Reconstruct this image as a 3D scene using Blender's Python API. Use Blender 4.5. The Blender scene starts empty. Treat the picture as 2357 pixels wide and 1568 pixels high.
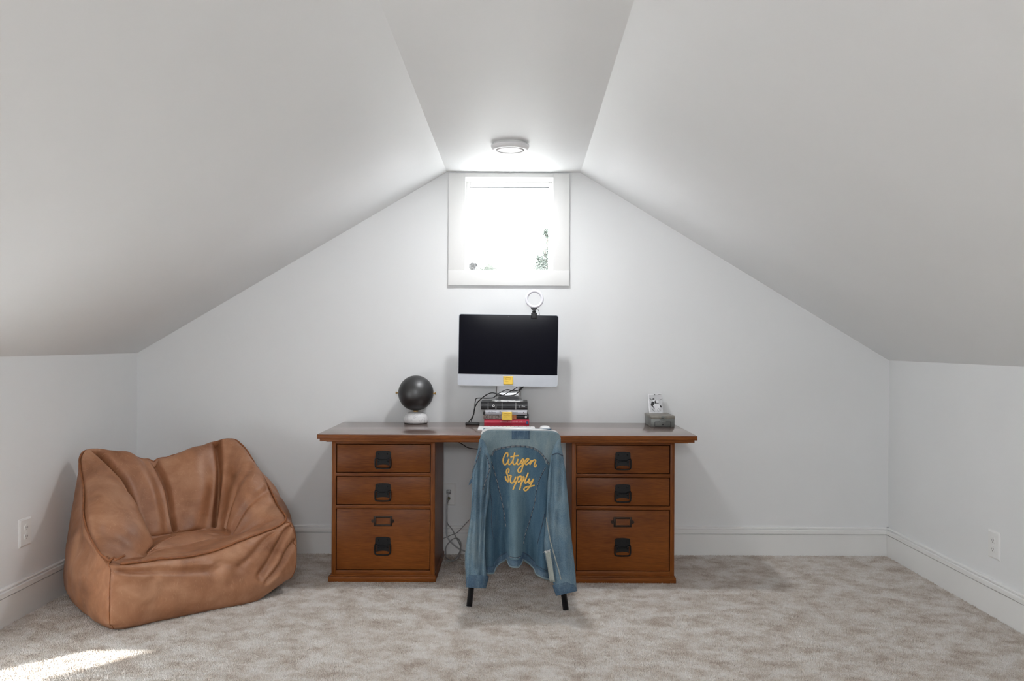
import bpy, bmesh, math, random
import numpy as np
from mathutils import Vector, Matrix
random.seed(7); np.random.seed(7)
scene = bpy.context.scene
COL = scene.collection

# ------------------------------------------------------------------ camera
F = 2000.0; H = 1.256; ROLL = 0.0045; VX, VY = 1183.0, 790.0   # focal length (px of 2357), eye height, roll, vanishing point
CR, SR = math.cos(ROLL), math.sin(ROLL)
cam = bpy.data.cameras.new('camera'); camo = bpy.data.objects.new('camera', cam); COL.objects.link(camo)
cam.sensor_width = 36.0; cam.lens = 36.0 * F / 2357.0
cam.shift_x = -(VX - 1178.5) / 2357.0; cam.shift_y = (VY - 784.0) / 2357.0
cam.clip_start = 0.05; cam.clip_end = 200
camo.matrix_world = Matrix.Translation((0, 0, H)) @ Matrix.Rotation(math.pi / 2, 4, 'X') @ Matrix.Rotation(ROLL, 4, 'Z')
scene.camera = camo

# ------------------------------------------------------------------ view, sky, sun, fill lamps, portal
vs = scene.view_settings
vs.view_transform = 'Standard'; vs.look = 'None'; vs.exposure = 0.55; vs.gamma = 1.0; vs.use_curve_mapping = False
scene.cycles.max_bounces = 12; scene.cycles.diffuse_bounces = 8; scene.cycles.glossy_bounces = 4
scene.cycles.transparent_max_bounces = 12
scene.cycles.use_denoising = True
world = bpy.data.worlds.new('sky'); scene.world = world; world.use_nodes = True
bg = world.node_tree.nodes['Background']
bg.inputs['Color'].default_value = (0.93, 0.97, 1.0, 1); bg.inputs['Strength'].default_value = 12.0

SUN_EL = math.radians(35); SUN_AZ = (0.70, 0.714)
SUN_DIR = Vector((SUN_AZ[0] * math.cos(SUN_EL), SUN_AZ[1] * math.cos(SUN_EL), -math.sin(SUN_EL))).normalized()
sun = bpy.data.lights.new('sun', 'SUN'); sun.energy = 8.5; sun.angle = math.radians(1.6); sun.color = (1.0, 0.965, 0.90)
suno = bpy.data.objects.new('sun', sun); COL.objects.link(suno)
suno.rotation_euler = SUN_DIR.to_track_quat('-Z', 'Y').to_euler(); suno.location = (-6, -6, 12)

def area(name, loc, target, sx, sy, power, color=(1, 1, 1)):
    l = bpy.data.lights.new(name, 'AREA'); l.shape = 'RECTANGLE'; l.size = sx; l.size_y = sy; l.energy = power; l.color = color
    o = bpy.data.objects.new(name, l); COL.objects.link(o); o.location = loc
    o.rotation_euler = (Vector(target) - Vector(loc)).to_track_quat('-Z', 'Y').to_euler()
    return o
# unseen fill lamps added behind the camera and beside the left slope
area('rear_fill', (0.0, -2.05, 1.93), (0.0, 5.2, 1.7), 1.0, 0.5, 40, (0.94, 0.97, 1.0))
area('left_fill', (-1.45, 1.75, 1.60), (0.55, 2.1, -0.4), 1.0, 0.9, 2, (0.92, 0.965, 1.0))
pl = area('window_portal', (-0.03, 5.36, 1.97), (-0.03, 0, 1.97), 0.56, 0.56, 1); pl.data.cycles.is_portal = True

# ------------------------------------------------------------------ helpers
def W(px, py, Y):
    dx, dy, s = px - VX, py - VY, Y / F
    return Vector((s * (dx * CR + dy * SR), Y, H + s * (dx * SR - dy * CR)))

def empty(name, loc=(0, 0, 0)):
    o = bpy.data.objects.new(name, None); COL.objects.link(o); o.location = loc; o.empty_display_size = 0.05
    return o
def tag(o, label, cat, group=None):
    o['label'] = label; o['category'] = cat
    if group: o['group'] = group
    return o
def rootloc(p):
    v = Vector((0, 0, 0))
    while p is not None:
        v += p.location; p = p.parent
    return v

class MB:
    """collects geometry in world coordinates; build() makes one mesh object (relative to its parent)"""
    def __init__(s): s.bm = bmesh.new()
    def box(s, x0, x1, y0, y1, z0, z1, bev=0.0, seg=2, M=None):
        m = Matrix.Translation(((x0+x1)/2, (y0+y1)/2, (z0+z1)/2)) @ Matrix.Diagonal((abs(x1-x0), abs(y1-y0), abs(z1-z0), 1))
        r = bmesh.ops.create_cube(s.bm, size=1.0, matrix=m); vs_ = r['verts']
        if bev > 0:
            es = list({e for v in vs_ for e in v.link_edges})
            rr = bmesh.ops.bevel(s.bm, geom=es, offset=bev, segments=seg, affect='EDGES', profile=0.5)
            vs_ = list({v for f in rr['faces'] for v in f.verts} | {v for v in vs_ if v.is_valid})
        if M is not None: bmesh.ops.transform(s.bm, matrix=M, verts=vs_)
        return s
    def faces(s, verts, faces):
        vv = [s.bm.verts.new(v) for v in verts]
        for f in faces:
            try: s.bm.faces.new([vv[i] for i in f])
            except ValueError: pass
        return s
    def tube(s, pts, r, n=8, closed=False, cap=True, flat=None, nrm=None):
        pts = [Vector(p) for p in pts]; N = len(pts); rings = []
        rad = r if isinstance(r, (list, tuple)) else [r] * N
        prev = None
        for i in range(N):
            a = pts[(i-1) % N] if (closed or i > 0) else pts[i]
            b = pts[(i+1) % N] if (closed or i < N-1) else pts[i]
            t = (b - a)
            t = t.normalized() if t.length > 1e-9 else Vector((0, 0, 1))
            ref = nrm if nrm is not None else (prev if prev is not None else (Vector((0, 0, 1)) if abs(t.z) < 0.9 else Vector((1, 0, 0))))
            u = (ref - t * ref.dot(t))
            if u.length < 1e-6: u = t.orthogonal()
            u.normalize(); w = t.cross(u); prev = u
            fu = flat if flat else 1.0
            rings.append([s.bm.verts.new(pts[i] + u * (rad[i] * fu * math.cos(2*math.pi*k/n)) + w * (rad[i] * math.sin(2*math.pi*k/n))) for k in range(n)])
        for i in range(N if closed else N-1):
            A, B = rings[i], rings[(i+1) % N]
            for k in range(n): s.bm.faces.new((A[k], A[(k+1) % n], B[(k+1) % n], B[k]))
        if cap and not closed:
            s.bm.faces.new(list(reversed(rings[0]))); s.bm.faces.new(rings[-1])
        return s
    def lathe(s, prof, center, axis=(0, 0, 1), n=32, cap=True):
        ax = Vector(axis).normalized(); u = ax.orthogonal().normalized(); w = ax.cross(u); c = Vector(center)
        rings = [[s.bm.verts.new(c + ax * h + (u * math.cos(2*math.pi*k/n) + w * math.sin(2*math.pi*k/n)) * max(r, 1e-5)) for k in range(n)] for r, h in prof]
        for A, B in zip(rings[:-1], rings[1:]):
            for k in range(n): s.bm.faces.new((A[k], A[(k+1) % n], B[(k+1) % n], B[k]))
        if cap:
            s.bm.faces.new(list(reversed(rings[0]))); s.bm.faces.new(rings[-1])
        return s
    def sphere(s, c, r, u=24, v=16, sc=(1, 1, 1)):
        bmesh.ops.create_uvsphere(s.bm, u_segments=u, v_segments=v, radius=r, matrix=Matrix.Translation(c) @ Matrix.Diagonal((*sc, 1)))
        return s
    def prism(s, poly, d, thick):
        """poly: list of Vectors (planar), extruded along d by thick"""
        d = Vector(d).normalized() * thick; n = len(poly)
        a = [s.bm.verts.new(Vector(p)) for p in poly]; b = [s.bm.verts.new(Vector(p) + d) for p in poly]
        s.bm.faces.new(a); s.bm.faces.new(list(reversed(b)))
        for i in range(n): s.bm.faces.new((a[i], b[i], b[(i+1) % n], a[(i+1) % n]))
        return s
    def grid(s, P, thick=0.0, closed_u=False):
        """P[j][i] -> Vector"""
        V = [[s.bm.verts.new(p) for p in row] for row in P]; nu = len(P[0])
        for j in range(len(P)-1):
            for i in range(nu if closed_u else nu-1):
                s.bm.faces.new((V[j][i], V[j][(i+1) % nu], V[j+1][(i+1) % nu], V[j+1][i]))
        return s
    def polyhole(s, outer, holes=()):
        es = []
        for loop in [outer, *holes]:
            vv = [s.bm.verts.new(p) for p in loop]
            es += [s.bm.edges.new((vv[i], vv[(i+1) % len(vv)])) for i in range(len(vv))]
        bmesh.ops.triangle_fill(s.bm, use_beauty=True, edges=es)
        return s
    def build(s, name, mat, parent=None, smooth=False, angle=None, solid=0.0, struct=False, normals=True):
        bm = s.bm
        if normals: bmesh.ops.recalc_face_normals(bm, faces=bm.faces[:])
        off = rootloc(parent)
        if off.length > 0: bmesh.ops.translate(bm, vec=-off, verts=bm.verts[:])
        if angle is not None:
            for e in bm.edges:
                if len(e.link_faces) == 2 and e.calc_face_angle(0) > math.radians(angle): e.smooth = False
            smooth = True
        if smooth:
            for f in bm.faces: f.smooth = True
        me = bpy.data.meshes.new(name); bm.to_mesh(me); bm.free(); me.materials.append(mat)
        o = bpy.data.objects.new(name, me); COL.objects.link(o)
        if parent is not None: o.parent = parent
        if solid:
            md = o.modifiers.new('thickness', 'SOLIDIFY'); md.thickness = solid; md.offset = 0
        if struct: o['kind'] = 'structure'
        return o

def catmull(P, n, closed=False):
    """dense Catmull-Rom samples through P (list of Vectors)"""
    P = [Vector(p) for p in P]; N = len(P); out = []
    for i in range(N if closed else N-1):
        g = (lambda k: P[k % N]) if closed else (lambda k: P[min(max(k, 0), N-1)])
        p0, p1, p2, p3 = g(i-1), g(i), g(i+1), g(i+2)
        for k in range(n):
            t = k / n
            out.append(0.5 * ((2*p1) + (p2-p0)*t + (2*p0-5*p1+4*p2-p3)*t*t + (3*p1-p0-3*p2+p3)*t**3))
    if not closed: out.append(P[-1])
    return out

def text_mesh(name, body, size, mat, parent, loc, rot=(math.pi/2, 0, 0), sx=1.0, ext=0.0002, align='LEFT'):
    cu = bpy.data.curves.new(name, 'FONT'); cu.body = body; cu.size = size; cu.extrude = ext; cu.align_x = align; cu.resolution_u = 2
    t = bpy.data.objects.new(name + '_tmp', cu); COL.objects.link(t)
    dg = bpy.context.evaluated_depsgraph_get(); dg.update()
    me = bpy.data.meshes.new_from_object(t.evaluated_get(dg)); bpy.data.objects.remove(t); bpy.data.curves.remove(cu)
    me.name = name; me.transform(Matrix.Diagonal((sx, 1, 1, 1)))
    me.transform(Matrix.Translation(Vector(loc) - rootloc(parent)) @ (Matrix.Rotation(rot[2], 4, 'Z') @ Matrix.Rotation(rot[1], 4, 'Y') @ Matrix.Rotation(rot[0], 4, 'X')))
    me.materials.clear(); me.materials.append(mat)
    o = bpy.data.objects.new(name, me); COL.objects.link(o); o.parent = parent
    return o

# ------------------------------------------------------------------ materials
class N:
    def __init__(s, name, color=(0.8, 0.8, 0.8), rough=0.5, metal=0.0, spec=0.5):
        s.m = bpy.data.materials.new(name); s.m.use_nodes = True; s.t = s.m.node_tree
        s.b = s.t.nodes['Principled BSDF']
        s.b.inputs['Base Color'].default_value = (*color, 1); s.b.inputs['Roughness'].default_value = rough
        s.b.inputs['Metallic'].default_value = metal; s.b.inputs['Specular IOR Level'].default_value = spec
    def n(s, typ, **kw):
        nd = s.t.nodes.new(typ)
        for k, v in kw.items():
            if k in nd.inputs: nd.inputs[k].default_value = v
            else: setattr(nd, k, v)
        return nd
    def l(s, a, b): s.t.links.new(a, b); return s
    def coords(s, scale=(1, 1, 1), rot=(0, 0, 0)):
        tc = s.n('ShaderNodeTexCoord'); mp = s.n('ShaderNodeMapping'); mp.inputs['Scale'].default_value = scale; mp.inputs['Rotation'].default_value = rot
        s.l(tc.outputs['Object'], mp.inputs['Vector']); return mp.outputs['Vector']
    def noise(s, vec, scale, detail=4, rough=0.5, dist=0.0):
        nd = s.n('ShaderNodeTexNoise'); nd.inputs['Scale'].default_value = scale; nd.inputs['Detail'].default_value = detail
        nd.inputs['Roughness'].default_value = rough; nd.inputs['Distortion'].default_value = dist
        s.l(vec, nd.inputs['Vector']); return nd.outputs['Fac']
    def ramp(s, fac, stops):
        nd = s.n('ShaderNodeValToRGB'); cr = nd.color_ramp
        while len(cr.elements) < len(stops): cr.elements.new(0.5)
        for e, (p, c) in zip(cr.elements, stops): e.position = p; e.color = (*c, 1) if len(c) == 3 else c
        s.l(fac, nd.inputs['Fac']); return nd.outputs['Color']
    def mix(s, fac, a, b, mode='MIX'):
        nd = s.n('ShaderNodeMix'); nd.data_type = 'RGBA'; nd.blend_type = mode
        for sock, v in ((nd.inputs[0], fac), (nd.inputs[6], a), (nd.inputs[7], b)):
            if isinstance(v, (int, float)): sock.default_value = v
            elif isinstance(v, tuple): sock.default_value = (*v, 1)
            else: s.l(v, sock)
        return nd.outputs[2]
    def color(s, sock): s.l(sock, s.b.inputs['Base Color']); return s
    def roughness(s, fac, a, b):
        nd = s.n('ShaderNodeMapRange'); nd.inputs['To Min'].default_value = a; nd.inputs['To Max'].default_value = b
        s.l(fac, nd.inputs['Value']); s.l(nd.outputs['Result'], s.b.inputs['Roughness']); return s
    def bump(s, fac, strength=0.3, dist=0.002):
        nd = s.n('ShaderNodeBump'); nd.inputs['Strength'].default_value = strength; nd.inputs['Distance'].default_value = dist
        s.l(fac, nd.inputs['Height']); s.l(nd.outputs['Normal'], s.b.inputs['Normal']); return s

def srgb(r, g, b):
    f = lambda c: (c/255)/12.92 if c/255 <= 0.04045 else (((c/255)+0.055)/1.055)**2.4
    return (f(r), f(g), f(b))

def m_paint(name, col, rough=0.55, bump=0.12):
    k = N(name, col, rough, spec=0.35); v = k.coords()
    k.color(k.ramp(k.noise(v, 1.7, 3), [(0.3, tuple(c*0.975 for c in col)), (0.7, col)]))
    k.bump(k.noise(v, 140, 3), bump, 0.0012); return k.m
def m_simple(name, col, rough=0.5, metal=0.0, spec=0.5, var=0.06, scale=40):
    k = N(name, col, rough, metal, spec); v = k.coords()
    k.color(k.ramp(k.noise(v, scale, 3), [(0.3, tuple(c*(1-var) for c in col)), (0.7, tuple(min(1, c*(1+var)) for c in col))])); return k.m
def m_wood(name, vertical=False, rough=0.38, dark=(0.070, 0.0165, 0.0036), mid=(0.182, 0.049, 0.0088), light=(0.275, 0.086, 0.0165), spec=0.18):
    k = N(name, mid, rough, spec=spec); sc = (1.2, 9, 16) if not vertical else (16, 9, 1.2)
    v = k.coords(sc); g = k.noise(v, 2.2, 6, 0.6, 0.8)
    v2 = k.coords((1.6, 1.6, 1.6)); big = k.noise(v2, 1.5, 3, 0.5)
    v3 = k.coords((6, 40, 160) if not vertical else (160, 40, 6)); fine = k.noise(v3, 3, 3)
    c1 = k.ramp(g, [(0.28, dark), (0.5, mid), (0.75, light)])
    c2 = k.mix(0.55, c1, k.ramp(big, [(0.3, dark), (0.62, light)]))
    k.color(k.mix(0.35, c2, k.ramp(fine, [(0.35, dark), (0.65, light)])))
    k.bump(fine, 0.08, 0.0006); return k.m

PAINT = m_paint('wall_paint', (0.79, 0.799, 0.803))
CEILP = m_paint('ceiling_paint', (0.812, 0.821, 0.827))
REARP = m_paint('rear_wall_paint', (0.34, 0.35, 0.36))  # unseen wall darkened to cut bounce onto the near slopes
TRIM = m_paint('trim_paint', (0.82, 0.82, 0.81), 0.35, 0.04)
PLATE = m_paint('outlet_plastic', (0.80, 0.80, 0.79), 0.3, 0.0)
WOOD = m_wood('cherry_wood'); WOODV = m_wood('cherry_wood_upright', True)
WOODTOP = m_wood('cherry_top', False, 0.24, (0.105, 0.060, 0.046), (0.16, 0.098, 0.078), (0.20, 0.128, 0.105), 1.0)  # wall reflection greyed into the base colour
_w = WOODTOP.node_tree.nodes['Principled BSDF']; _w.inputs['Coat Weight'].default_value = 0.5; _w.inputs['Coat Roughness'].default_value = 0.12
GAP = m_simple('dark_gap', (0.012, 0.008, 0.006), 0.8)
IRON = m_simple('black_iron', (0.012, 0.012, 0.013), 0.38, 0.6)
IRONB = m_simple('bronze_frame', (0.035, 0.022, 0.016), 0.42, 0.7)
BLACK = m_simple('black_plastic', (0.012, 0.012, 0.013), 0.4)
RUBBER = m_simple('cable_rubber', (0.012, 0.012, 0.014), 0.5)
BLACKTUBE = m_simple('black_tube', (0.006, 0.006, 0.008), 0.18)
GREYCORD = m_simple('grey_cord', (0.30, 0.30, 0.30), 0.35)
WHITECORD = m_simple('white_cord', (0.45, 0.46, 0.47), 0.4)
ALU = m_simple('aluminium', (0.50, 0.52, 0.56), 0.42, 0.35, var=0.02)
ALUD = m_simple('aluminium_stand', (0.55, 0.55, 0.56), 0.3, 0.8, var=0.02)
SCREEN = m_simple('screen_glass', (0.006, 0.006, 0.010), 0.10, spec=0.07, var=0.02)
WHITEP = m_simple('white_plastic', (0.82, 0.82, 0.83), 0.3, var=0.02)
RINGM = m_simple('ring_diffuser', (0.78, 0.78, 0.84), 0.35, var=0.02)
BRASS = m_simple('brass', (0.42, 0.26, 0.085), 0.32, 0.9)
NOTE = m_simple('note_paper', (0.92, 0.62, 0.10), 0.7, var=0.05)
NOTEINK = m_simple('note_ink', (0.55, 0.33, 0.04), 0.7)
INK = m_simple('ink_black', (0.015, 0.015, 0.016), 0.6)
INKGREY = m_simple('ink_grey', (0.16, 0.16, 0.2), 0.6)
INKWHITE = m_simple('ink_white', (0.75, 0.75, 0.75), 0.6)
INKPINK = m_simple('ink_pink', (0.72, 0.35, 0.40), 0.6)
INKBLUE = m_simple('ink_blue', (0.03, 0.09, 0.22), 0.6)
PAGES = m_simple('book_pages', (0.62, 0.58, 0.50), 0.8)
BKBLACK = m_simple('book_black', (0.018, 0.018, 0.020), 0.35)
BKWHITE = m_simple('book_white', (0.62, 0.63, 0.68), 0.4)
BKTAUPE = m_simple('book_taupe', (0.28, 0.22, 0.20), 0.45, var=0.2)
BKRED = m_simple('book_red', (0.50, 0.020, 0.055), 0.35)
BKORANGE = m_simple('book_orange', (0.42, 0.13, 0.035), 0.45, var=0.4)
YELLOW = m_simple('lettering_yellow', (0.78, 0.47, 0.115), 0.65, var=0.12, scale=90)
THREAD = m_simple('denim_thread', (0.20, 0.20, 0.22), 0.8, var=0.35, scale=300)
STEEL = m_simple('grey_box_paint', (0.175, 0.18, 0.17), 0.42, 0.25, var=0.12)
STEELT = m_simple('grey_box_lid', (0.23, 0.215, 0.185), 0.42, 0.25, var=0.12)
STEELD = m_simple('grey_box_dark', (0.035, 0.036, 0.036), 0.5, 0.4)
PHOTOP = m_simple('photo_paper', (0.80, 0.80, 0.82), 0.3)
STONE = m_simple('grey_stone', (0.22, 0.22, 0.22), 0.8, var=0.5, scale=90)
CHAIRW = m_simple('white_shell', (0.82, 0.82, 0.82), 0.35, var=0.02)
GASKET = m_simple('gasket_grey', (0.18, 0.19, 0.20), 0.6)

def m_gunmetal():
    k = N('gunmetal_enamel', (0.105, 0.105, 0.107), 0.34, 1.0); v = k.coords()
    k.roughness(k.noise(v, 30, 3), 0.38, 0.46); return k.m
GUN = m_gunmetal()
def m_marble():
    k = N('white_marble', (0.8, 0.8, 0.8), 0.35); v = k.coords((1, 1, 1), (0.4, 0.5, 0.2))
    nz = k.noise(v, 11, 5, 0.55, 1.6)
    k.color(k.ramp(nz, [(0.46, (0.80, 0.80, 0.81)), (0.49, (0.55, 0.55, 0.57)), (0.51, (0.79, 0.79, 0.80)), (0.8, (0.72, 0.72, 0.73))])); return k.m
MARBLE = m_marble()
def m_leather():
    k = N('brown_leather', (0.30, 0.13, 0.06), 0.42, spec=0.55); v = k.coords()
    big = k.noise(v, 5.5, 5, 0.6, 0.6)
    base = k.ramp(big, [(0.30, (0.235, 0.095, 0.042)), (0.5, (0.355, 0.158, 0.077)), (0.72, (0.47, 0.245, 0.138))])
    vs1 = k.coords((3, 22, 3), (0.3, 0.6, 0.8)); s1 = k.noise(vs1, 9, 5, 0.65, 1.2)
    vs2 = k.coords((24, 3, 4), (0.9, 0.2, 0.5)); s2 = k.noise(vs2, 7, 5, 0.65, 1.2)
    c = k.mix(k.ramp(s1, [(0.60, (0, 0, 0)), (0.74, (0.55, 0.55, 0.55))]), base, (0.58, 0.34, 0.20))
    c = k.mix(k.ramp(s2, [(0.60, (0, 0, 0)), (0.74, (0.45, 0.45, 0.45))]), c, (0.58, 0.34, 0.20))
    k.color(c); k.roughness(big, 0.40, 0.52)
    k.bump(k.noise(v, 260, 4, 0.6), 0.10, 0.0008); return k.m
LEATHER = m_leather()
LSEAM = m_simple('leather_seam', (0.27, 0.095, 0.032), 0.5, var=0.25, scale=60)
def m_denim(name, dark, mid, light, worn=0.5):
    k = N(name, mid, 0.85, spec=0.2); v = k.coords((26, 26, 3.2))
    st = k.noise(v, 3.0, 6, 0.65, 0.3); vb = k.coords((1, 1, 1)); big = k.noise(vb, 7, 4, 0.6, 0.3)
    c = k.ramp(big, [(0.28, dark), (worn, mid), (0.72, light)])
    c = k.mix(0.42, c, k.ramp(st, [(0.30, dark), (0.5, mid), (0.70, light)]))
    w = k.coords((700, 700, 260)); f = k.noise(w, 1.0, 2, 0.6)
    c = k.mix(0.36, c, k.ramp(f, [(0.35, dark), (0.65, light)]))
    k.color(c); k.bump(f, 0.35, 0.0008); return k.m
DEN_D, DEN_M, DEN_L = (0.018, 0.050, 0.105), (0.072, 0.145, 0.215), (0.20, 0.285, 0.330)
DENIM = m_denim('denim_blue', DEN_D, DEN_M, DEN_L)
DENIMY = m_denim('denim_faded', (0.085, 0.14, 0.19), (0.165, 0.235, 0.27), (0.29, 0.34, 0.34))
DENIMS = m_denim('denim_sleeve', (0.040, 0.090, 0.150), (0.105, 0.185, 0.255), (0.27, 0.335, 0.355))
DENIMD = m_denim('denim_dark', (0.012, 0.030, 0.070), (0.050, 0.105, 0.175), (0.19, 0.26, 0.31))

def m_carpet():
    k = N('carpet_pile', (0.4, 0.35, 0.3), 0.95, spec=0.1); v = k.coords((1, 1, 0.02))
    wv = k.coords((0.9, 1.05, 0.02), (0, 0, 0.6))
    a = k.noise(wv, 9.0, 9, 0.72, 0.15)
    base = k.ramp(a, [(0.35, (0.48, 0.415, 0.365)), (0.47, (0.64, 0.585, 0.535)), (0.59, (0.78, 0.745, 0.71))])  # shading of the leaning pile painted in as colour noise
    fine = k.noise(k.coords((1, 1, 1)), 420, 2, 0.6)
    k.color(k.mix(0.6, base, k.ramp(fine, [(0.34, (0.30, 0.27, 0.25)), (0.5, (0.52, 0.50, 0.48)), (0.66, (0.80, 0.78, 0.76))]), 'OVERLAY'))
    return k.m
CARPET = m_carpet()
def m_glass():
    k = N('window_glass'); t = k.t; t.nodes.remove(k.b)
    tr = t.nodes.new('ShaderNodeBsdfTransparent'); gl = t.nodes.new('ShaderNodeBsdfGlossy'); gl.inputs['Roughness'].default_value = 0.02
    mx = t.nodes.new('ShaderNodeMixShader'); mx.inputs[0].default_value = 0.05
    t.links.new(tr.outputs[0], mx.inputs[1]); t.links.new(gl.outputs[0], mx.inputs[2])
    t.links.new(mx.outputs[0], t.nodes['Material Output'].inputs['Surface']); return k.m
GLASS = m_glass()
def m_leaf(name, c):
    k = N(name, c, 0.7, spec=0.2); v = k.coords()
    k.color(k.ramp(k.noise(v, 3, 3), [(0.3, tuple(x*0.7 for x in c)), (0.7, tuple(x*1.3 for x in c))])); return k.m
LEAF = m_leaf('leaf_green', (0.055, 0.068, 0.057)); BARK = m_simple('bark', (0.12, 0.10, 0.085), 0.9)
LEAF2 = m_leaf('leaf_pale', (0.088, 0.102, 0.082))
BOUNCE = m_simple('pale_bounce_ground', (0.34, 0.34, 0.33), 0.9, var=0.3, scale=2)  # unseen ground, made pale to bounce light up through the window
DIFFUSER = m_simple('lamp_diffuser', (0.80, 0.80, 0.82), 0.4, var=0.01)

# ------------------------------------------------------------------ room shell
YB = 5.18; YR = -2.2                        # gable wall in view, gable wall behind the camera
XL, XR = -2.246, 2.236; ZKL, ZKR = 1.186, 1.1625; ZC = 2.274
XCL, XCR, XCRn = -0.405, 0.392, 0.352       # flat strip of the ceiling

MB().faces([(XL, YR, -0.004), (XR, YR, -0.004), (XR, YB, -0.004), (XL, YB, -0.004)], [(0, 1, 2, 3)]).build('floor', CARPET, struct=True)
MB().faces([(XR, YR, -0.004), (XR, YB, -0.004), (XR, YB, ZKR), (XR, YR, ZKR)], [(0, 1, 2, 3)]).build('wall_right', PAINT, struct=True)
MB().faces([(XCL, YR, ZC), (XCL, YB, ZC), (XCR, YB, ZC), (XCRn, 2.6, ZC), (XCRn, YR, ZC)], [(0, 1, 2, 3, 4)]).build('ceiling', CEILP, struct=True)
MB().faces([(XR, YR, ZKR), (XR, YB, ZKR), (XCR, YB, ZC), (XCRn, 2.6, ZC), (XCRn, YR, ZC), (XR, 2.6, ZKR)],
           [(5, 1, 2, 3), (0, 5, 3, 4)]).build('ceiling_right', CEILP, struct=True)
MB().faces([(XL, YR, ZKL), (XL, YB, ZKL), (XCL, YB, ZC), (XCL, YR, ZC)], [(0, 1, 2, 3)]).build('ceiling_left', CEILP, struct=True)
# left knee wall; unseen opening with its outline shaped to throw the sun patch
patch = [(-1.45, 3.535), (-1.70, 3.545), (-1.97, 3.30), (-2.15, 3.12), (-2.15, 2.8), (-1.68, 2.8), (-1.60, 3.08), (-1.715, 3.23)]
def to_wall(x, y):
    t = (x - XL) / SUN_DIR.x; p = Vector((x, y, 0)) - SUN_DIR * t
    return Vector((XL, p.y, p.z))
hole = [to_wall(*p) for p in patch]
MB().polyhole([(XL, YR, -0.004), (XL, YB, -0.004), (XL, YB, ZKL), (XL, YR, ZKL)], [hole]).build('wall_left', PAINT, struct=True)
rw = empty('sun_opening', hole[0]); rw['kind'] = 'structure'
MB().tube([p + Vector((-.015, 0, 0)) for p in hole], 0.012, 6, closed=True).build('opening_frame', TRIM, rw)
MB().faces([p + Vector((-.02, 0, 0)) for p in hole], [tuple(range(len(hole)))]).build('pane', GLASS, rw)
# gable wall behind the camera
MB().polyhole([(XL, YR, 0), (XR, YR, 0), (XR, YR, ZKR), (XCRn, YR, ZC), (XCL, YR, ZC), (XL, YR, ZKL)]).build('wall_rear', REARP, struct=True)

# window in the gable: pixel measurements at the wall plane
wl, wr = W(1071, 500, YB).x, W(1273, 500, YB).x; wt, wb = W(1172, 409.5, YB).z, W(1172, 622.5, YB).z
ol, orr = W(1033, 500, YB).x, W(1310, 500, YB).x; ob = W(1172, 658, YB).z
MB().polyhole([(XL, YB, -0.004), (XR, YB, -0.004), (XR, YB, ZKR), (XCR, YB, ZC), (XCL, YB, ZC), (XL, YB, ZKL)],
              [[(wl, YB, wb), (wr, YB, wb), (wr, YB, wt), (wl, YB, wt)]]).build('wall_back', PAINT, struct=True)
w1 = empty('window_1', (-0.03, YB, wb)); w1['kind'] = 'structure'
for a, b, c, d in ((ol, wl, wb, ZC - 0.008), (wr, orr, wb, ZC - 0.008)):
    MB().box(a, b, YB - 0.019, YB, c, d, 0.002).build('casing', TRIM, w1, angle=40)
MB().box(wl, wr, YB - 0.019, YB, wt, ZC - 0.008, 0.002).build('casing', TRIM, w1, angle=40)
MB().box(ol, orr, YB - 0.021, YB, ob, wb, 0.002).build('window_sill', TRIM, w1, angle=40)
RD = 0.125
for n_, (x0, x1, z0, z1) in {'jamb': (wl - 0.02, wl, wb, wt), 'jamb ': (wr, wr + 0.02, wb, wt), 'head_jamb': (wl - 0.02, wr + 0.02, wt, wt + 0.02), 'stool': (wl - 0.02, wr + 0.02, wb - 0.02, wb)}.items():
    MB().box(x0, x1, YB - 0.0005, YB + RD + 0.05, z0, z1).build(n_.strip(), TRIM, w1)
fr = 0.021
MB().box(wl, wl + fr, YB + RD, YB + RD + 0.04, wb, wt, 0.003).build('sash', TRIM, w1, angle=40)
MB().box(wr - fr, wr, YB + RD, YB + RD + 0.04, wb, wt, 0.003).build('sash', TRIM, w1, angle=40)
MB().box(wl + fr, wr - fr, YB + RD, YB + RD + 0.04, wt - 0.030, wt, 0.003).build('sash', TRIM, w1, angle=40)
MB().box(wl + fr, wr - fr, YB + RD + 0.006, YB + RD + 0.03, wt - 0.036, wt - 0.030).build('gasket', GASKET, w1)
MB().box(wl + fr, wr - fr, YB + RD + 0.018, YB + RD + 0.022, wb, wt - 0.03).build('pane', GLASS, w1)

# baseboards: board, moulding band and bead
def baseboard(name, a, b, inn):
    """profile swept from a to b along the wall, inn = direction into the room"""
    prof = [(0, -0.004), (0.015, -0.004), (0.015, 0.124), (0.008, 0.1255), (0.008, 0.129), (0.021, 0.1305), (0.021, 0.151), (0.018, 0.1535), (0.009, 0.1545), (0.009, 0.1565), (0.0145, 0.158), (0.0145, 0.164), (0.011, 0.167), (0, 0.167)]
    a, b, inn = Vector(a), Vector(b), Vector(inn)
    m = MB(); n = len(prof)
    m.faces([a + inn * p + Vector((0, 0, z)) for p, z in prof] + [b + inn * p + Vector((0, 0, z)) for p, z in prof],
            [(i, i+1, n+i+1, n+i) for i in range(n-1)])
    return m.build(name, TRIM, struct=True, angle=35)
baseboard('baseboard_back', (XL, YB, 0), (XR, YB, 0), (0, -1, 0))
baseboard('baseboard_left', (XL, YR, 0), (XL, YB, 0), (1, 0, 0))
baseboard('baseboard_right', (XR, YR, 0), (XR, YB, 0), (-1, 0, 0))

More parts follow.
